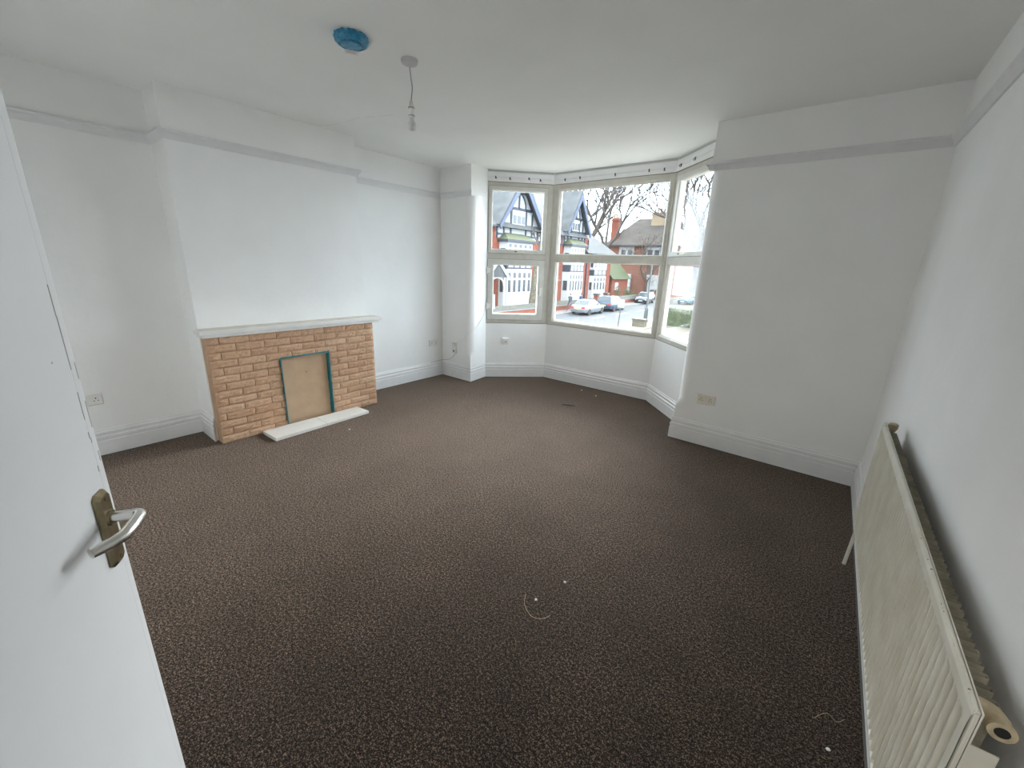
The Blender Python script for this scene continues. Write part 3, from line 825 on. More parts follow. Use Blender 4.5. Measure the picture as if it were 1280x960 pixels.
q.tube(rg_, 0.0035, 8); q.build('cover_fold', M['bluedark'], cov, smooth=True)
q = MB(); lm = Matrix.Rotation(R(-118), 4, 'Z')
q.box(-0.036, 0.030, -0.074, -0.032, -0.0495, -0.0475, lm)
st = q.build('sticker', M['paper'], cov)
q = MB()
for i in range(5): q.box(-0.028+0.002*i, 0.022-0.003*(i % 2), -0.064+i*0.0065, -0.0625+i*0.0065, -0.0499, -0.0494, lm)
q.build('print_line', M['scuff_shade'], cov)

# ------------------------------------------------------------------ bits on the carpet
q = MB(); q.tube([(-2.235, 3.735, 0.006), (-2.17, 3.765, 0.007), (-2.10, 3.795, 0.005)], [0.004, 0.006, 0.003], 7)
tag(q.build('wood_sliver', M['iron']), 'dark thin sliver of wood lying on carpet before the bay', 'debris')
def thread(pts_, label, rad_=0.0008):
    q = MB(); q.tube(smooth_pts(pts_), rad_, 5); return tag(q.build('carpet_thread', M['plug']), label, 'thread')
thread([(-0.895, 1.29, .003), (-0.86, 1.235, .003), (-0.80, 1.205, .003), (-0.755, 1.225, .003), (-0.74, 1.262, .003)], 'pale curled thread on the carpet in the room middle')
thread([(0.20, 1.50, .003), (0.235, 1.55, .003), (0.262, 1.535, .004), (0.285, 1.565, .003)], 'pale frayed thread on the carpet beside the radiator foot')
def crumb(x, y, s, label):
    q = MB(); rnd = random.Random(x*100)
    ring = lambda z, k_: [Vector((s*k_*math.cos(a_*PI/3)*rnd.uniform(.7, 1.2), s*k_*math.sin(a_*PI/3)*rnd.uniform(.7, 1.2), z)) for a_ in range(6)]
    q.loft([ring(0, 1), ring(s*0.5, 1.05), ring(s*0.9, 0.5)])
    o = q.build('plaster_crumb', M['paper']); o.location = (x, y, 0); return tag(o, label, 'debris')
crumb(-0.839, 1.294, 0.007, 'tiny white plaster crumb next to the curled thread on carpet')
crumb(-0.796, 1.475, 0.007, 'tiny white plaster crumb just beyond the curled thread')
crumb(0.244, 1.412, 0.006, 'tiny white plaster crumb near the radiator and frayed thread')
crumb(-2.354, 4.38, 0.009, 'white plaster crumb close to the bay skirting, left of a pair')
crumb(-2.114, 4.301, 0.009, 'white plaster crumb close to the bay skirting, right of a pair')
crumb(-3.262, 1.784, 0.008, 'white plaster crumb on carpet in front of the hearth')
# ------------------------------------------------------------------ outside: ground
GZ = -3.0
def ground(name, x0, x1, ya, yb, z, m, d=0.3):
    return struct(MB().box(x0, x1, ya, yb, z-d, z).build(name, m))
ground('road', -21.2, -14.0, -25, 140, GZ, M['road'])
ground('road_side_street', -14.0, 60, 37.6, 140, GZ-0.005, M['road'])
ground('far_pavement', -23.0, -21.2, -25, 140, GZ+0.10, M['pave'], 0.4)
ground('near_pavement', -14.0, -11.6, -25, 37.6, GZ+0.10, M['sand'], 0.4)
ground('front_garden', -11.6, 40, 5.2, 37.6, GZ+0.04, M['soil'])
ground('house_plot', -70, -23.0, -25, 140, GZ+0.35, M['grass'], 0.7)
for x in (-21.2, -14.0):
    MBk = MB().box(x-0.08, x+0.08, -25, 140 if x < -20 else 37.6, GZ, GZ+0.125)
    struct(MBk.build('kerb', M['kerb']))
for i in range(10):
    y = 24 + i*5.0
    tag(MB().box(-17.75, -17.63, y, y+2.2, GZ-0.01, GZ+0.006).build('lane_mark', M['xwhite'], bpy.data.objects['road']))
for x0, x1 in ((-11.6, 0.8),):      # outer wall and eaves of this house under the bay stay out of view
    pass
# garden wall with fence over, gate piers
gw = empty('garden_wall', (-23.0, 40, GZ)); tag(gw, 'low red brick garden wall with grey fence along the far pavement', 'wall')
def wl(name, x0, x1, ya, yb, z0, z1, m, bevel=0):
    return MB().box(x0+23.0, x1+23.0, ya-40, yb-40, z0-GZ, z1-GZ).build(name, m, gw)
for a, b in ((14, 44.3), (47.2, 62), (63.6, 100)):
    wl('brick_wall', -23.12, -22.88, a, b, GZ, GZ+0.52, M['xbrick'])
    wl('coping', -23.16, -22.84, a, b, GZ+0.52, GZ+0.58, M['kerb'])
    wl('fence_panel', -23.09, -22.99, a, b, GZ+0.58, GZ+1.02, M['fence'])
for y in (44.5, 47.0, 62.2, 63.4):
    p = wl('gate_pier', -23.25, -22.75, y-0.25, y+0.25, GZ, GZ+1.35, M['xbrick'])
    wl('pier_cap', -23.32, -22.68, y-0.32, y+0.32, GZ+1.35, GZ+1.55, M['iron'])

# ------------------------------------------------------------------ main half-timbered house across the road
XF = -27.0
hs = empty('timbered_house', (XF, 42, GZ)); tag(hs, 'large red brick house with two black and white half-timbered gables', 'house')
OFF = Vector((XF, 42, GZ))
def part(mb, name, m, parent=None, **k):
    o = mb.build(name, m, parent or hs, **k)
    for v in o.data.vertices: v.co = v.co - OFF
    return o
EZ = 4.9
mw = MB(); mw.box(XF-9, XF, 26.5, 48.9, GZ, EZ); part(mw, 'brick_wall', M['xbrick'])
mw = MB(); mw.box(XF-9, XF+0.02, 48.9, 55.6, GZ, 3.2); part(mw, 'wing_wall', M['xbrick'])
# main roof: ridge parallel to the road
def roof_prism(prof, ya, yb):      # prof in (x, z)
    mb = MB(); mb.loft([[Vector((x, ya, z)) for x, z in prof], [Vector((x, yb, z)) for x, z in prof]]); return mb
part(roof_prism([(XF+0.55, EZ-0.05), (XF-4.6, 10.1), (XF-9.6, EZ-0.05)], 26.2, 47.8), 'main_roof', M['slate'])
part(roof_prism([(-4.75+XF, 10.0), (XF-4.6, 10.25), (XF-4.45, 10.0)], 26.2, 47.8), 'ridge_tiles', M['xbrick'])
part(MB().box(XF+0.5, XF+0.62, 26.2, 30.3, EZ-0.12, EZ+0.02), 'gutter', M['timber'])
part(MB().box(XF+0.5, XF+0.62, 38.0, 42.3, EZ-0.12, EZ+0.02), 'gutter', M['timber'])
# hipped roof of the wing
hv = [(XF+0.6, 48.0, 3.15), (XF+0.6, 56.6, 3.15), (XF-9, 56.6, 3.15), (XF-9, 48.0, 3.15), (XF-4.0, 50.6, 7.6), (XF-5.0, 50.6, 7.6), (XF-4.0, 48.0, 7.6), (XF-5.0, 48.0, 7.6)]
hm_ = MB(); hm_.add([Vector(v) for v in hv], [(0, 1, 4, 6), (1, 2, 5, 4), (2, 3, 7, 5), (6, 4, 5, 7), (0, 6, 7, 3), (0, 3, 2, 1)]); part(hm_, 'wing_roof', M['slate'])
part(MB().box(XF+0.55, XF+0.68, 48.9, 56.6, 3.02, 3.18), 'gutter', M['timber'])
def gable(ya, yb, za, zap, ovh=0.75):
    ym = (ya+yb)/2
    # white plaster face
    mb = MB(); f = [Vector((XF+0.06, y, z)) for y, z in ((ya+0.25, 3.9), (yb-0.25, 3.9), (yb-0.25, za+0.35), (ym, zap-0.35), (ya+0.25, za+0.35))]
    b = [Vector((XF-6, v.y, v.z)) for v in f]; mb.loft([b, f]); g = part(mb, 'gable_wall', M['xrender'])
    # two roof slopes overhanging the face
    for s, y in ((-1, ya), (1, yb)):
        mb = MB(); t = 0.22
        prof = [(y, za-0.0), (ym, zap), (ym, zap+t), (y+s*0.15, za+0.02)]
        mb.loft([[Vector((XF-6.5, p, z)) for p, z in prof], [Vector((XF+ovh, p, z)) for p, z in prof]]); part(mb, 'gable_roof', M['slate'])
        mb = MB(); d = 0.50
        prof = [(y, za-0.05), (ym, zap), (ym, zap-d*1.7), (y+(-s)*0.12, za-d*0.75)]
        mb.loft([[Vector((XF+ovh-0.10, p, z)) for p, z in prof], [Vector((XF+ovh+0.04, p, z)) for p, z in prof]]); part(mb, 'bargeboard', M['barge'])
    # timber framing on the face
    def bm_(p, q, wd=0.17):
        part(MB().bar((XF+0.10, p[0], p[1]), (XF+0.10, q[0], q[1]), wd, 0.10, up=(1, 0, 0)), 'timber_beam', M['timber'])
    hz_ = zap-za
    def half(z): return (ym-ya-0.3)*(zap-0.4-z)/(hz_-0.4) if z > za else (ym-ya-0.3)
    z1 = za+hz_*0.36; z2 = za+hz_*0.66; z3 = za+0.15
    for z in (z1, z2): bm_((ym-half(z), z), (ym+half(z), z), 0.24 if z == z1 else 0.14)
    bm_((ya+0.3, z3), (yb-0.3, z3)); bm_((ya+0.3, za-0.75), (yb-0.3, za-0.75))
    wq = (yb-ya)*0.16
    for y in (ym-wq*1.05, ym+wq*1.05): bm_((y, za-0.75), (y, z1))
    for y in (ym-wq*1.95, ym+wq*1.95): bm_((y, za-0.75), (y, min(z1, za+hz_*0.30)))
    for y in (ya+0.35, yb-0.35): bm_((y, 3.9), (y, za+0.3))
    bm_((ym, z1), (ym, z2))
    # curved braces under the upper tie
    for s in (-1, 1):
        pts_ = [(ym+s*wq*0.95*math.cos(R(a_)), z1+(z2-z1)*math.sin(R(a_))) for a_ in range(0, 91, 18)]
        for p, q in zip(pts_[:-1], pts_[1:]): bm_(p, q, 0.12)
        bm_((ym+s*wq*1.9, z1), (ym+s*wq*1.35, z1+(z2-z1)*0.55), 0.12)
    # small casement in the gable
    wf_ = part(MB().box(XF+0.07, XF+0.13, ym-wq*0.9, ym+wq*0.9, z3+0.1, z1-0.15), 'window_frame', M['xwhite'])
    for k in range(3):
        a_ = ym-wq*0.9+0.08+k*wq*0.6
        part(MB().box(XF+0.12, XF+0.14, a_, a_+wq*0.6-0.12, z3+0.2, z3+0.95), 'window_pane', M['xglass'], wf_)
    return ym
gable(30.6, 37.8, 5.0, 9.75)
gable(42.5, 47.9, 5.3, 9.75)
# striped timbering between the gables and beside the second
sw = part(MB().box(XF-0.1, XF+0.05, 37.8, 42.5, 3.9, EZ-0.1), 'gable_wall', M['xrender'])
for y in (38.1, 38.8, 39.5, 40.2, 40.9, 41.6, 42.3):
    part(MB().box(XF+0.04, XF+0.11, y-0.09, y+0.09, 3.9, EZ-0.1), 'timber_beam', M['timber'])
for z in (3.9, 4.5): part(MB().box(XF+0.04, XF+0.12, 37.8, 42.5, z-0.08, z+0.08), 'timber_beam', M['timber'])
def bay(ya, yb, zg0, zg1, za1, zu1, roof, dep=0.95, n=5):
    x1 = XF+dep
    poly = [(XF-0.1, ya), (x1, ya+0.15), (x1, yb-0.15), (XF-0.1, yb)]
    part(MB().prism(poly, GZ, zg0-0.02), 'bay_base', M['xwhite'])
    if za1 > zg1+0.1:
        part(MB().prism([(p[0], p[1]) for p in poly], zg1+0.002, za1), 'bay_apron', M['timber'])
        for k in range(n-1):
            a_ = ya+0.35+(yb-ya-0.5)*k/(n-1)
            part(MB().box(x1-0.02, x1+0.03, a_, a_+(yb-ya)/(n-1)*0.66, zg1+0.15, za1-0.1), 'apron_panel', M['xrender'])
    for z0, z1 in ((zg0, zg1), (za1, zu1)):
        if z1 - z0 < 0.3: continue
        f = part(MB().prism(poly, z0, z1), 'bay_window', M['xwhite'])
        ww = (yb-ya-0.3)/n
        for k in range(n):
            a_ = ya+0.15+ww*k
            H = z1-z0
            if H > 1.2:
                part(MB().box(x1-0.02, x1+0.012, a_+ww*0.24, a_+ww*0.76, z0+H*0.24, z0+H*0.64), 'window_pane', M['xglass'], f)
                part(MB().box(x1-0.02, x1+0.012, a_+ww*0.24, a_+ww*0.76, z0+H*0.71, z0+H*0.88), 'window_pane', M['xglass'], f)
        part(MB().box(XF+0.12, XF+dep*0.75, ya-0.012+0.05, ya+0.10, z0+(z1-z0)*0.24, z0+(z1-z0)*0.64), 'window_pane', M['xglass'], f)
    if roof:
        o = 0.3
        low = [Vector((XF, ya-o, zu1)), Vector((x1+o, ya-o+0.1, zu1)), Vector((x1+o, yb+o-0.1, zu1)), Vector((XF, yb+o, zu1))]
        low2 = [v+Vector((0, 0, 0.22)) for v in low]
        top = [Vector((XF, ya+0.7, zu1+0.85)), Vector((XF+0.12, ya+0.7, zu1+0.85)), Vector((XF+0.12, yb-0.7, zu1+0.85)), Vector((XF, yb-0.7, zu1+0.85))]
        mb = MB(); mb.loft([low, low2]); part(mb, 'bay_eaves', M['timber'])
        mb = MB(); mb.loft([low2, top]); part(mb, 'bay_roof', M['moss'])
bay(31.4, 35.7, -1.85, 1.05, 1.85, 3.55, True)
bay(43.0, 46.5, -1.95, 0.85, 1.65, 3.75, True)
bay(49.6, 53.4, -1.95, 0.40, 1.15, 2.45, False, 0.6, 4)
part(MB().box(XF-0.05, XF+0.12, 46.9, 47.7, -1.4, 0.75), 'side_window', M['xwhite'])
for y in (30.1, 41.6, 48.6): part(MB().box(XF+0.03, XF+0.15, y-0.06, y+0.06, GZ, 4.7 if y < 49 else 3.0), 'downpipe', M['timber'])
for y in (27.3, 29.2):       # arched first-floor windows left of the gable
    f = part(MB().box(XF-0.05, XF+0.08, y-0.5, y+0.5, 2.0, 3.5), 'window_frame', M['xwhite'])
    part(MB().box(XF+0.07, XF+0.10, y-0.38, y+0.38, 2.15, 3.35), 'window_pane', M['xglass'], f)
    mb = MB()
    for k in range(8):
        a0, a1 = PI*k/8, PI*(k+1)/8
        mb.bar((XF+0.05, y+0.62*math.cos(a0), 3.5+0.4*math.sin(a0)), (XF+0.05, y+0.62*math.cos(a1), 3.5+0.4*math.sin(a1)), 0.14, 0.14, up=(1, 0, 0))
    part(mb, 'window_arch', M['xbrick2'])
# entrance porch at the left
part(MB().box(XF-0.1, XF+0.05, 28.9, 30.0, GZ, -0.4), 'front_door', M['barge'])
for y in (28.3, 30.5): part(MB().box(XF+1.45, XF+1.6, y-0.08, y+0.08, GZ, 0.4), 'porch_post', M['xwhite'])
f = [Vector((XF+1.65, y, z)) for y, z in ((27.9, 0.3), (30.9, 0.3), (29.4, 1.7))]; b_ = [Vector((XF, v.y, v.z)) for v in f]
mb = MB(); mb.loft([b_, f]); part(mb, 'porch_gable', M['slate'])
for s_ in (-1, 1):
    mb = MB(); mb.bar((XF+1.7, 29.4+s_*1.55, 0.25), (XF+1.7, 29.4, 1.75), 0.26, 0.10, up=(1, 0, 0)); part(mb, 'porch_bargeboard', M['xwhite'])
    mb = MB()
    for k in range(5):
        a0, a1 = PI/2*k/5, PI/2*(k+1)/5
        mb.bar((XF+1.55, 29.4+s_*1.02*math.cos(a0), -0.5+0.8*math.sin(a0)), (XF+1.55, 29.4+s_*1.02*math.cos(a1), -0.5+0.8*math.sin(a1)), 0.14, 0.12, up=(1, 0, 0))
    part(mb, 'porch_arch', M['xwhite'])
for z in (-0.2,):
    part(MB().box(XF-0.02, XF+0.05, 38.7, 43.5, z, z+0.15), 'brick_band', M['kerb'])
# small outbuilding with a mossy roof
ob = empty('brick_outbuilding', (-27.5, 59, GZ)); tag(ob, 'small brick outbuilding with mossy green tiled roof beyond the timbered house', 'building')
def sub(o, root):
    for v in o.data.vertices: v.co = v.co - Vector(root.location)
    return o
sub(MB().box(-31.5, -27.2, 57.0, 62.5, GZ, 0.0).build('brick_wall', M['xbrick'], ob), ob)
mb = MB(); mb.loft([[Vector((x, 56.6, z)) for x, z in ((-26.8, -0.1), (-29.3, 2.5), (-31.9, -0.1))], [Vector((x, 62.9, z)) for x, z in ((-26.8, -0.1), (-29.3, 2.5), (-31.9, -0.1))]])
sub(mb.build('mossy_roof', M['moss'], ob), ob)
sub(MB().box(-27.25, -27.1, 58.0, 59.0, -1.7, -0.6).build('window_frame', M['xwhite'], ob), ob)
# house beyond with chimneys
h2 = empty('brick_villa', (-28, 70, GZ)); tag(h2, 'red brick villa with tiled hipped roof, pale upper panels and tall chimneys', 'house')
sub(MB().box(-33.2, -22.5, 67, 78, GZ, 5.2).build('brick_wall', M['xbrick2'], h2), h2)
for a, b in ((-31.2, -28.6), (-26.7, -24.2)):
    o = sub(MB().box(a, b, 66.9, 67.0, 2.4, 4.9).build('render_panel', M['xrender'], h2), h2)
    for k in range(2):
        x = a+0.45+k*1.1
        sub(MB().box(x, x+0.75, 66.86, 66.92, 3.0, 4.4).build('window_pane', M['xglass'], o), h2)
for x in (-31.0, -26.0):
    o = sub(MB().box(x, x+2.4, 66.6, 67.0, -2.2, 0.6).build('bay_window', M['xwhite'], h2), h2)
hv = [(-33.9, 66.2, 5.1), (-21.9, 66.2, 5.1), (-21.9, 78.6, 5.1), (-33.9, 78.6, 5.1), (-30.3, 71.5, 9.6), (-25.4, 71.5, 9.6)]
mb = MB(); mb.add([Vector(v) for v in hv], [(0, 1, 5, 4), (1, 2, 5), (2, 3, 4, 5), (3, 0, 4), (0, 3, 2, 1)]); sub(mb.build('tiled_roof', M['slate2'], h2), h2)
sub(MB().box(-33.9, -21.9, 66.1, 66.25, 4.95, 5.15).build('gutter', M['timber'], h2), h2)
def chimney(root, x, y, w_, d_, z0, z1, m, npots):
    c = sub(MB().box(x-w_/2, x+w_/2, y-d_/2, y+d_/2, z0, z1).build('chimney', m, root), root)
    sub(MB().box(x-w_/2-.12, x+w_/2+.12, y-d_/2-.12, y+d_/2+.12, z1-0.45, z1-0.2).build('chimney_band', m, c), root)
    for k in range(npots):
        px = x-w_/2+w_*(k+0.5)/npots
        q = MB(); q.lathe([(0.17, z1), (0.14, z1+0.5), (0.17, z1+0.6), (0.1, z1+0.6)], 8, Matrix.Translation((px, y, 0)))
        sub(q.build('chimney_pot', M['pot'], c), root)
chimney(h2, -32.5, 67.6, 1.15, 1.0, 4.5, 9.4, M['xbrick'], 3)
chimney(h2, -26.2, 70.5, 2.6, 1.0, 7.0, 10.3, M['pot'], 5)
# white house with the orange chimney further right
h3 = empty('white_house', (-25, 90, GZ)); tag(h3, 'distant white rendered house with grey roof and orange brick chimney', 'house')
sub(MB().box(-32, -21.5, 88, 98, GZ, 5.0).build('rendered_wall', M['xrender'], h3), h3)
mb = MB(); mb.loft([[Vector((-32.5, y, z)) for y, z in ((87.3, 4.9), (93, 9.2), (98.7, 4.9))], [Vector((-21.0, y, z)) for y, z in ((87.3, 4.9), (93, 9.2), (98.7, 4.9))]]); sub(mb.build('slate_roof', M['slate'], h3), h3)
for x in (-30.5, -28.3, -26.0, -23.8):
    for z in (-1.6, 2.0):
        f = sub(MB().box(x-0.6, x+0.6, 87.9, 88.05, z, z+1.8).build('window_frame', M['kerb'], h3), h3)
        sub(MB().box(x-0.45, x+0.45, 87.86, 87.92, z+0.15, z+1.65).build('window_pane', M['xglass'], f), h3)
chimney(h3, -26.6, 91, 2.0, 0.9, 7.0, 9.6, mat('orange_chimney_brick', (0.27, 0.10, 0.055), 0.9, 0.2, 3), 4)

# ------------------------------------------------------------------ trees, shrubs, hedge
def bare_tree(name, label, loc, H, r0, seed, depth=6, spread=0.55, first=0.32, lean=(0, 0), bark='bark', fork=3):
    rnd = random.Random(seed); t = empty(name, loc); tag(t, label, 'tree')
    trunk = MB(); limbs = MB(); twigs = MB()
    top = Vector((lean[0], lean[1], H*first))
    trunk.tube([(0, 0, -0.1), (lean[0]*.3, lean[1]*.3, H*first*0.4), top], [r0*1.25, r0, r0*0.82], 9)
    def grow(p, d, L, r, k):
        if k == 0 or r < 0.008: return
        mid = p + d*L*0.5 + Vector((rnd.uniform(-1, 1), rnd.uniform(-1, 1), rnd.uniform(-.3, .6)))*L*0.07
        end = p + d*L
        (limbs if k >= depth-2 else twigs).tube([p, mid, end], [r, r*0.82, r*0.62], 6 if k >= depth-2 else 4)
        nb = 2 if rnd.random() < 0.55 else 3
        for i in range(nb):
            ax = Vector((rnd.uniform(-1, 1), rnd.uniform(-1, 1), rnd.uniform(-.35, .75))).normalized()
            nd = (d + ax*spread*rnd.uniform(0.7, 1.35)).normalized()
            grow(end, nd, L*rnd.uniform(0.62, 0.86), r*0.64, k-1)
        if k > 2:
            ax = Vector((rnd.uniform(-1, 1), rnd.uniform(-1, 1), rnd.uniform(-.2, .6))).normalized()
            grow(mid, (d*0.6+ax*0.8).normalized(), L*0.6, r*0.42, k-2)
    for i in range(fork):
        a_ = 2*PI*i/fork + rnd.uniform(-.4, .4)
        grow(top, Vector((math.cos(a_)*0.5, math.sin(a_)*0.5, 0.85)).normalized(), H*0.24, r0*0.62, depth)
    trunk.build('trunk', M[bark], t, smooth=True); limbs.build('branches', M['bark'] if bark == 'bark' else M[bark], t, smooth=True)
    tw = twigs.build('twigs', M['bark'], t); tw['kind'] = 'stuff'
    return t
bare_tree('bare_tree', 'tall bare winter tree rising behind the grey roof of the timbered house', (-41.0, 74, GZ), 21, 0.66, 5, 7, 0.50, 0.42, fork=4)
bare_tree('bare_tree', 'bare tree with a leaning stem beside the left end of the brick villa', (-33.0, 64.0, GZ), 18, 0.46, 23, 7, 0.55, 0.40, (0.8, -0.3), fork=3)
bare_tree('bare_tree', 'bare spreading tree in the right window over the white house', (-17.6, 64, GZ), 20, 0.66, 12, 8, 0.55, 0.30, fork=4)
bare_tree('street_tree', 'mottled tree trunk standing before the right end of the nearer bay window', (-24.0, 33.0, GZ+0.3), 8.0, 0.30, 31, 4, 0.40, 0.62, (0.25, 0.30), bark='trunk', fork=1)
def leafy(mb, c, r, n, s, rnd, squash=1.0):
    for i in range(n):
        v = Vector((rnd.gauss(0, 1), rnd.gauss(0, 1), rnd.gauss(0, 1))).normalized()*(rnd.random()**0.45)
        p = Vector(c)+Vector((v.x*r, v.y*r, v.z*r*squash))
        a = Vector((rnd.uniform(-1, 1), rnd.uniform(-1, 1), rnd.uniform(-1, 1))).normalized()*s; b = a.orthogonal().normalized()*s*0.6
        mb.add([p-a, p+b, p+a, p-b], [(0, 1, 2, 3)])
rnd = random.Random(3)
bt = bare_tree('russet_tree', 'small tree still holding russet brown leaves behind the parked dark cars', (-24.9, 64.3, GZ), 10, 0.22, 8, 5, 0.6, 0.25)
mb = MB()
for i in range(26):
    leafy(mb, (rnd.gauss(0, 1.7), rnd.gauss(0, 1.4), rnd.uniform(1.6, 9.2)), 1.0, 34, 0.10, rnd)
lv_ = mb.build('leaves', M['leaf_brown'], bt); lv_['kind'] = 'stuff'
hd_ = empty('clipped_hedge', (-8.9, 35.3, GZ)); tag(hd_, 'clipped green garden hedge below the right window, before a blue car', 'hedge')
mb = MB(); mb.box(-3.2, 7, -0.55, 0.55, 0.0, 1.25); mb.build('hedge_core', M['leaf_green'], hd_)
mb = MB()
for i in range(5200):
    f_ = rnd.random()
    p = (rnd.uniform(-3.3, 4), -0.55+rnd.gauss(0, .08), rnd.uniform(0, 1.35)) if f_ < .5 else ((rnd.uniform(-3.3, 4), rnd.uniform(-.6, .6), 1.27+rnd.gauss(0, .07)) if f_ < .85 else (-3.25+rnd.gauss(0, .08), rnd.uniform(-.6, .6), rnd.uniform(0, 1.3)))
    a = Vector((rnd.uniform(-1, 1), rnd.uniform(-1, 1), rnd.uniform(-1, 1))).normalized()*0.07; b = a.orthogonal().normalized()*0.045
    p = Vector(p); mb.add([p-a, p+b, p+a, p-b], [(0, 1, 2, 3)])
lf = mb.build('leaves', M['leaf_green'], hd_); lf['kind'] = 'stuff'
ev = empty('evergreen_shrub', (-17.6, 66, GZ)); tag(ev, 'tall dark evergreen shrub behind the blue parked car', 'shrub')
q = MB(); q.tube([(0, 0, -0.1), (0.1, 0, 2.5)], [0.15, 0.06], 7); q.build('stem', M['bark'], ev)
mb = MB()
for i in range(22): leafy(mb, (rnd.gauss(0, 1.2), rnd.gauss(0, 1), rnd.uniform(0.7, 4.4)), 0.9, 60, 0.12, rnd)
lf = mb.build('leaves', M['leaf_ever'], ev); lf['kind'] = 'stuff'
yh = empty('yellow_green_bush', (-25.4, 58.0, GZ)); tag(yh, 'yellow green bush behind the wall by the dark parked cars', 'shrub')
q = MB(); q.tube([(0, 0, -0.1), (0, 0, 0.8)], [0.08, 0.04], 6); q.build('stem', M['bark'], yh)
mb = MB()
for i in range(9): leafy(mb, (rnd.gauss(0, .7), rnd.gauss(0, 1.3), rnd.uniform(0.5, 1.6)), 0.6, 60, 0.09, rnd)
lf = mb.build('leaves', M['moss'], yh); lf['kind'] = 'stuff'

# ------------------------------------------------------------------ cars
def car(label, loc, rz, paint, kind='saloon', L=4.6, W=1.78, H=1.42):
    t = empty('parked_car', loc, R(rz)); tag(t, label, 'car', 'cars parked along the street')   # local +y: forward
    # body sections along the length: (y, half width, sill z, shoulder z)
    f, r = L/2, -L/2
    S = [(r, .78, .42, .78), (r+.06, .90, .30, .92), (r+.45, .98, .24, 0.96), (r+1.2, 1, .22, .95), (0, 1, .22, .93), (f-1.35, 1, .22, .90), (f-.8, .98, .22, .84), (f-.25, .90, .26, .74), (f-.03, .76, .32, .62), (f, .70, .40, .56)]
    if kind == 'hatch': S = [(y, a, b, c+0.07) for y, a, b, c in S]
    rings = []
    for y, a, b, c in S:
        hw = W/2*a
        rings.append([Vector((x, y, z)) for x, z in ((-hw*.92, b), (-hw, b+.16), (-hw, c-.18), (-hw*.94, c-.04), (-hw*.78, c), (hw*.78, c), (hw*.94, c-.04), (hw, c-.18), (hw, b+.16), (hw*.92, b))])
    mb = MB(); mb.loft(rings); body = mb.build('body', paint, t, smooth=True)
    zs = 0.90 if kind != 'hatch' else 0.97
    if kind == 'saloon': cab = [(r+.62, zs), (r+1.30, H-.04), (-.15, H), (f-2.10, H-.06), (f-1.20, zs-.03)]
    else: cab = [(r+.05, zs), (r+.42, H-.05), (-.2, H), (f-2.15, H-.05), (f-1.15, zs-.03)]
    def cabring(x0, x1):
        return [[Vector((s*(x0 if z < zs+.02 else x1), y, z)) for y, z in cab] for s in (-1, 1)]
    mb = MB(); a_, b_ = cabring(W/2*.90, W/2*.70); mb.loft([a_, b_]); cabin = mb.build('cabin', paint, t, smooth=True)
    # glass: windscreens and side glass sit just proud of the cabin
    def lerp(p, q, k): return (p[0]+(q[0]-p[0])*k, p[1]+(q[1]-p[1])*k)
    for nm, i, j, s_ in (('rear_window', 0, 1, -1), ('windscreen', 4, 3, 1)):
        p, q = lerp(cab[i], cab[j], .12), lerp(cab[i], cab[j], .90); hw0 = W/2*.84; hw1 = W/2*.64; o = 0.012
        mb = MB(); mb.add([Vector((-hw0, p[0]+s_*o, p[1]+o)), Vector((hw0, p[0]+s_*o, p[1]+o)), Vector((hw1, q[0]+s_*o, q[1]+o)), Vector((-hw1, q[0]+s_*o, q[1]+o)),
                           Vector((-hw0, p[0], p[1]-.02)), Vector((hw0, p[0], p[1]-.02)), Vector((hw1, q[0], q[1]-.02)), Vector((-hw1, q[0], q[1]-.02))],
                          [(0, 1, 2, 3), (7, 6, 5, 4), (0, 4, 5, 1), (1, 5, 6, 2), (2, 6, 7, 3), (3, 7, 4, 0)]); mb.build(nm, M['carglass'], cabin)
    for s in (-1, 1):
        for y0_, y1_, t0, t1 in ((cab[0][0]+.32, -.12, cab[1][0]+.10, -.12), (-.04, cab[4][0]-.28, -.04, cab[3][0]-.02)):
            x0, x1 = W/2*.885, W/2*.725
            vs_ = [Vector((s*(x0+.012), y0_, zs+.04)), Vector((s*(x0+.012), y1_, zs+.04)), Vector((s*(x1+.012), t1, H-.12)), Vector((s*(x1+.012), t0, H-.12))]
            mb = MB(); mb.add(vs_+[v-Vector((s*.03, 0, 0)) for v in vs_], [(0, 1, 2, 3), (7, 6, 5, 4), (0, 4, 5, 1), (1, 5, 6, 2), (2, 6, 7, 3), (3, 7, 4, 0)]); mb.build('side_window', M['carglass'], cabin)
        for y in (r+.86, f-.88):
            mm_ = Matrix.Translation((s*(W/2-.09), y, .315)) @ Matrix.Rotation(PI/2, 4, 'Y')
            mb = MB(); mb.lathe([(.20, -.10), (.30, -.10), (.315, -.07), (.315, .07), (.30, .10), (.20, .10)], 18, mm_)
            wh = mb.build('wheel', M['tyre'], t, smooth=True)
            mb = MB(); mb.lathe([(.02, -.095), (.205, -.095), (.205, .095), (.02, .095)], 14, mm_); mb.build('wheel_hub', M['alloy'], wh)
        MB().box(s*W/2*.66-.17, s*W/2*.66+.17, r-.012, r+.12, .66, .82).build('tail_lamp', M['red'], body)
        MB().box(s*W/2*.58-.17, s*W/2*.58+.17, f-.30, f-.015, .55, .68).build('head_lamp', M['lamp'], body)
        MB().box(s*(W/2*.98)-.09, s*(W/2*.98)+.09, f-1.72, f-1.60, zs+.02, zs+.15).build('mirror', paint, body)
    MB().box(-.26, .26, r-.02, r+.05, .60, .71).build('number_plate', M['plate'], body)
    MB().box(-.26, .26, f-.05, f+.02, .38, .49).build('number_plate', M['xwhite'], body)
    return t
car('silver saloon car seen from behind, first parked car along the kerb', (-20.0, 37.1, GZ), 3, M['silver'], 'saloon')
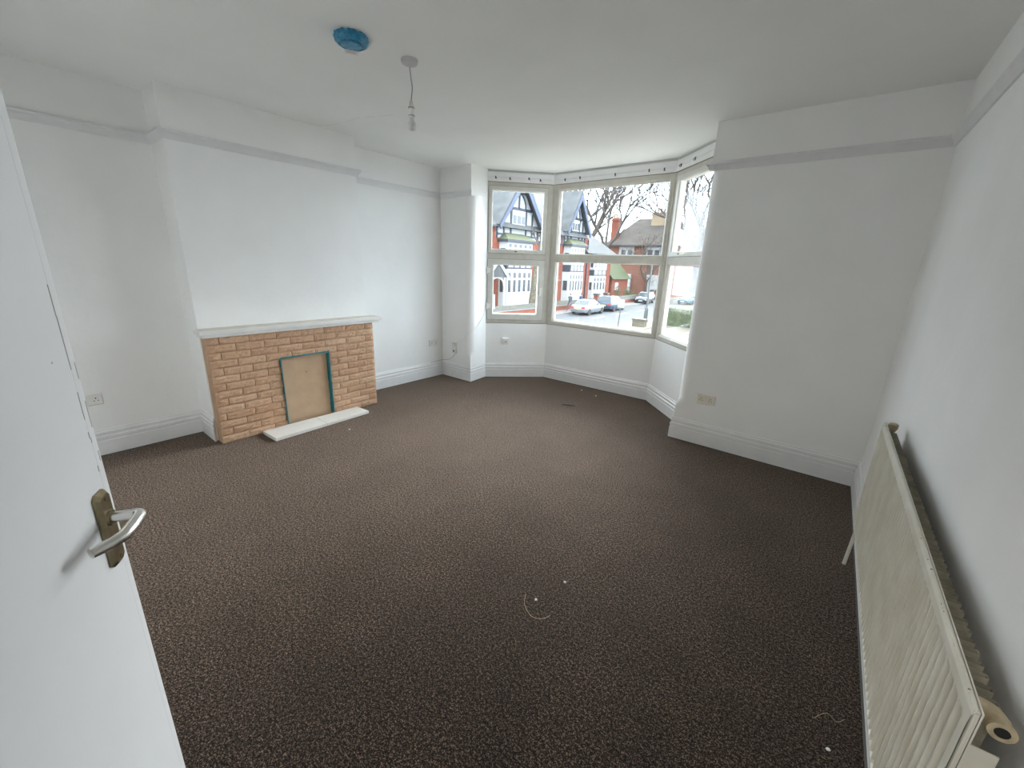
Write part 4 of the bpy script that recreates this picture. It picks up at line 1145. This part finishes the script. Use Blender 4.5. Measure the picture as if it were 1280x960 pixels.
car('dark blue estate car parked directly ahead of the silver saloon', (-20.15, 42.6, GZ), 4, M['navy'], 'hatch', 4.5, 1.85, 1.58)
car('black car facing this way by the kerb beyond the gate', (-21.5, 55.6, GZ), 188, M['carblack'], 'hatch', 4.4, 1.8, 1.5)
car('black car parked behind the lamp post, last in the row', (-22.0, 63.5, GZ), 186, M['carblack'], 'hatch', 4.4, 1.8, 1.5)
car('mid blue car facing this way beyond the clipped hedge', (-17.0, 60.3, GZ), 172, M['carblue'], 'hatch', 4.2, 1.75, 1.48)
car('white car in the distance beyond the blue one', (-25.5, 79.5, GZ), 62, M['carwhite'], 'saloon', 4.6, 1.8, 1.45)

# ------------------------------------------------------------------ street furniture
q = empty('lamp_post', (-13.25, 35.0, GZ+0.1)); tag(q, 'dark iron lamp post with thick base beside the sandy pavement', 'lamp post')
mb = MB(); mb.lathe([(.24, 0), (.24, .12), (.17, .16), (.15, .9), (.16, 1.15), (.09, 1.25)], 14); mb.build('post_base', M['iron'], q, smooth=True)
mb = MB(); mb.lathe([(.085, 1.2), (.07, 3.0), (.06, 5.2), (.05, 5.3)], 12); mb.build('post_shaft', M['iron'], q, smooth=True)
q = empty('sign_post', (-13.5, 30.1, GZ+0.1)); tag(q, 'short leaning post carrying a pale grey green box at the near kerb', 'sign')
mb = MB(); mb.tube([(0, 0, -.02), (0.02, 0.16, 1.7)], .045, 10); mb.build('post', M['iron'], q, smooth=True)
mb = MB(); mb.box(-.24, .26, .08, .24, 1.45, 2.05); mb.build('sign_box', M['signback'], q, bevel=0.02)
mb = MB(); mb.box(-.26, .28, .06, .26, 1.38, 1.46); mb.build('box_base', M['iron'], q)
q = empty('street_sign', (-22.3, 25.3, GZ+0.1)); tag(q, 'thin post with a tall white panel at the far pavement', 'sign')
mb = MB(); mb.tube([(0, 0, -.02), (0, 0, 2.5)], .04, 8); mb.build('post', M['iron'], q)
mb = MB(); mb.box(-.03, .05, -.22, .22, .85, 2.0); mb.build('sign_panel', M['xwhite'], q, bevel=0.01)
q = MB(); q.box(-0.5, 0.5, -0.25, 0.25, 0, 0.55); q.box(-0.56, 0.56, -0.31, 0.31, 0.55, 0.62)
o = q.build('stone_plinth', M['soil']); o.location = (-12.4, 31.6, GZ+0.1); tag(o, 'low stone block on the sandy pavement near the sign post', 'plinth')

# ------------------------------------------------------------------ people on the far pavement
def person(label, loc, rz, h, pose, jacket, trousers):
    t = empty('person', loc, R(rz)); tag(t, label, 'person')
    k = h/1.75
    J = {}; E_l = []
    def v(n_, x, y, z, r): J[n_] = (x*k, y*k, z*k, r*k)
    v('pel', 0, 0, .95, .135); v('wst', 0, .01, 1.10, .125); v('chs', 0, .02, 1.32, .15); v('nk', 0, .02, 1.47, .062); v('hd0', 0, .035, 1.56, .085); v('hd1', 0, .045, 1.66, .098); v('hd2', 0, .04, 1.73, .07)
    st = pose
    for s, n_ in ((-1, 'l'), (1, 'r')):
        g = st*s
        v('hip'+n_, s*.095, 0, .90, .10); v('kne'+n_, s*.10, .10*abs(g)+.15*g, .50, .065); v('ank'+n_, s*.10, .30*g-(.05 if g < 0 else 0), .10+(.03 if g < 0 else 0), .045); v('toe'+n_, s*.11, .30*g+.15-(.05 if g < 0 else 0), .045, .042)
        v('sho'+n_, s*.185, .01, 1.40, .075); v('elb'+n_, s*.235, -.05-.10*g, 1.12, .05); v('wri'+n_, s*.235, .05-.20*g, .88, .035); v('han'+n_, s*.232, .07-.22*g, .81, .036)
        E_l += [('pel', 'hip'+n_), ('hip'+n_, 'kne'+n_), ('kne'+n_, 'ank'+n_), ('ank'+n_, 'toe'+n_), ('chs', 'sho'+n_), ('sho'+n_, 'elb'+n_), ('elb'+n_, 'wri'+n_), ('wri'+n_, 'han'+n_)]
        for i, (dx, dz) in enumerate(((-.024, -.075), (-.008, -.085), (.008, -.080), (.022, -.065))):
            v('f%d%s' % (i, n_), s*.232+dx*.3, .07-.22*g+dx, .80+dz*.5, .010); v('t%d%s' % (i, n_), s*.226+dx*.3, .078-.22*g+dx, .80+dz, .009)
            E_l += [('han'+n_, 'f%d%s' % (i, n_)), ('f%d%s' % (i, n_), 't%d%s' % (i, n_))]
        v('th'+n_, s*.215, .115-.22*g, .80, .011); E_l += [('han'+n_, 'th'+n_)]
    v('nos', 0, .150, 1.625, .014); E_l += [('hd1', 'nos')]
    E_l += [('pel', 'wst'), ('wst', 'chs'), ('chs', 'nk'), ('nk', 'hd0'), ('hd0', 'hd1'), ('hd1', 'hd2')]
    names = list(J); idx = {n_: i for i, n_ in enumerate(names)}
    me = bpy.data.meshes.new('body'); me.from_pydata([J[n_][:3] for n_ in names], [(idx[a], idx[b]) for a, b in E_l], [])
    o = bpy.data.objects.new('body_rig', me); C.objects.link(o)
    o.modifiers.new('skin', 'SKIN'); ss = o.modifiers.new('sub', 'SUBSURF'); ss.levels = 1; ss.render_levels = 1
    for i, n_ in enumerate(names):
        sv = me.skin_vertices[0].data[i]; sv.radius = (J[n_][3], J[n_][3]); sv.use_root = (n_ == 'pel')
    dg = bpy.context.evaluated_depsgraph_get()
    nm_ = bpy.data.meshes.new_from_object(o.evaluated_get(dg)); bpy.data.objects.remove(o)
    nm_.materials.clear()
    for m_ in (M['skin'], jacket, trousers, M['tyre']): nm_.materials.append(m_)
    for p in nm_.polygons:
        c = p.center; z = c.z/k; p.use_smooth = True
        hand = abs(c.x)/k > .20 and z < .88 and z > .68
        p.material_index = 0 if (z > 1.475 or hand) else (1 if z > .86 else (2 if z > .09 else 3))
    b = bpy.data.objects.new('body', nm_); C.objects.link(b); b.parent = t
    mb = MB(); mm_ = Matrix.Translation((0, .018*k, 1.645*k))
    mb.lathe([(.002, .125*k), (.06*k, .115*k), (.102*k, .06*k), (.110*k, 0.0), (.098*k, -.05*k), (.08*k, -.05*k)], 14, mm_); hr = mb.build('hair', M['hair'], b, smooth=True)
    for s in (-1, 1):
        mb = MB(); mb.lathe([(.001, .012*k), (.012*k, 0), (.001, -.012*k)], 8, Matrix.Translation((s*.034*k, .132*k, 1.64*k))); mb.build('eye', M['hair'], b)
    mb = MB(); mb.box(-.025*k, .025*k, .125*k, .135*k, 1.573*k, 1.580*k); mb.build('mouth', M['xbrick2'], b)
    return t
person('walking person in dark jacket and trousers on the far pavement', (-22.0, 36.9, GZ+0.10), 180, 1.76, 1.0, M['jacket'], M['trouser'])
person('person in dark blue jacket standing behind the silver saloon car', (-22.2, 39.5, GZ+0.10), 180, 1.66, 0.3, M['jacket2'], M['trouser'])
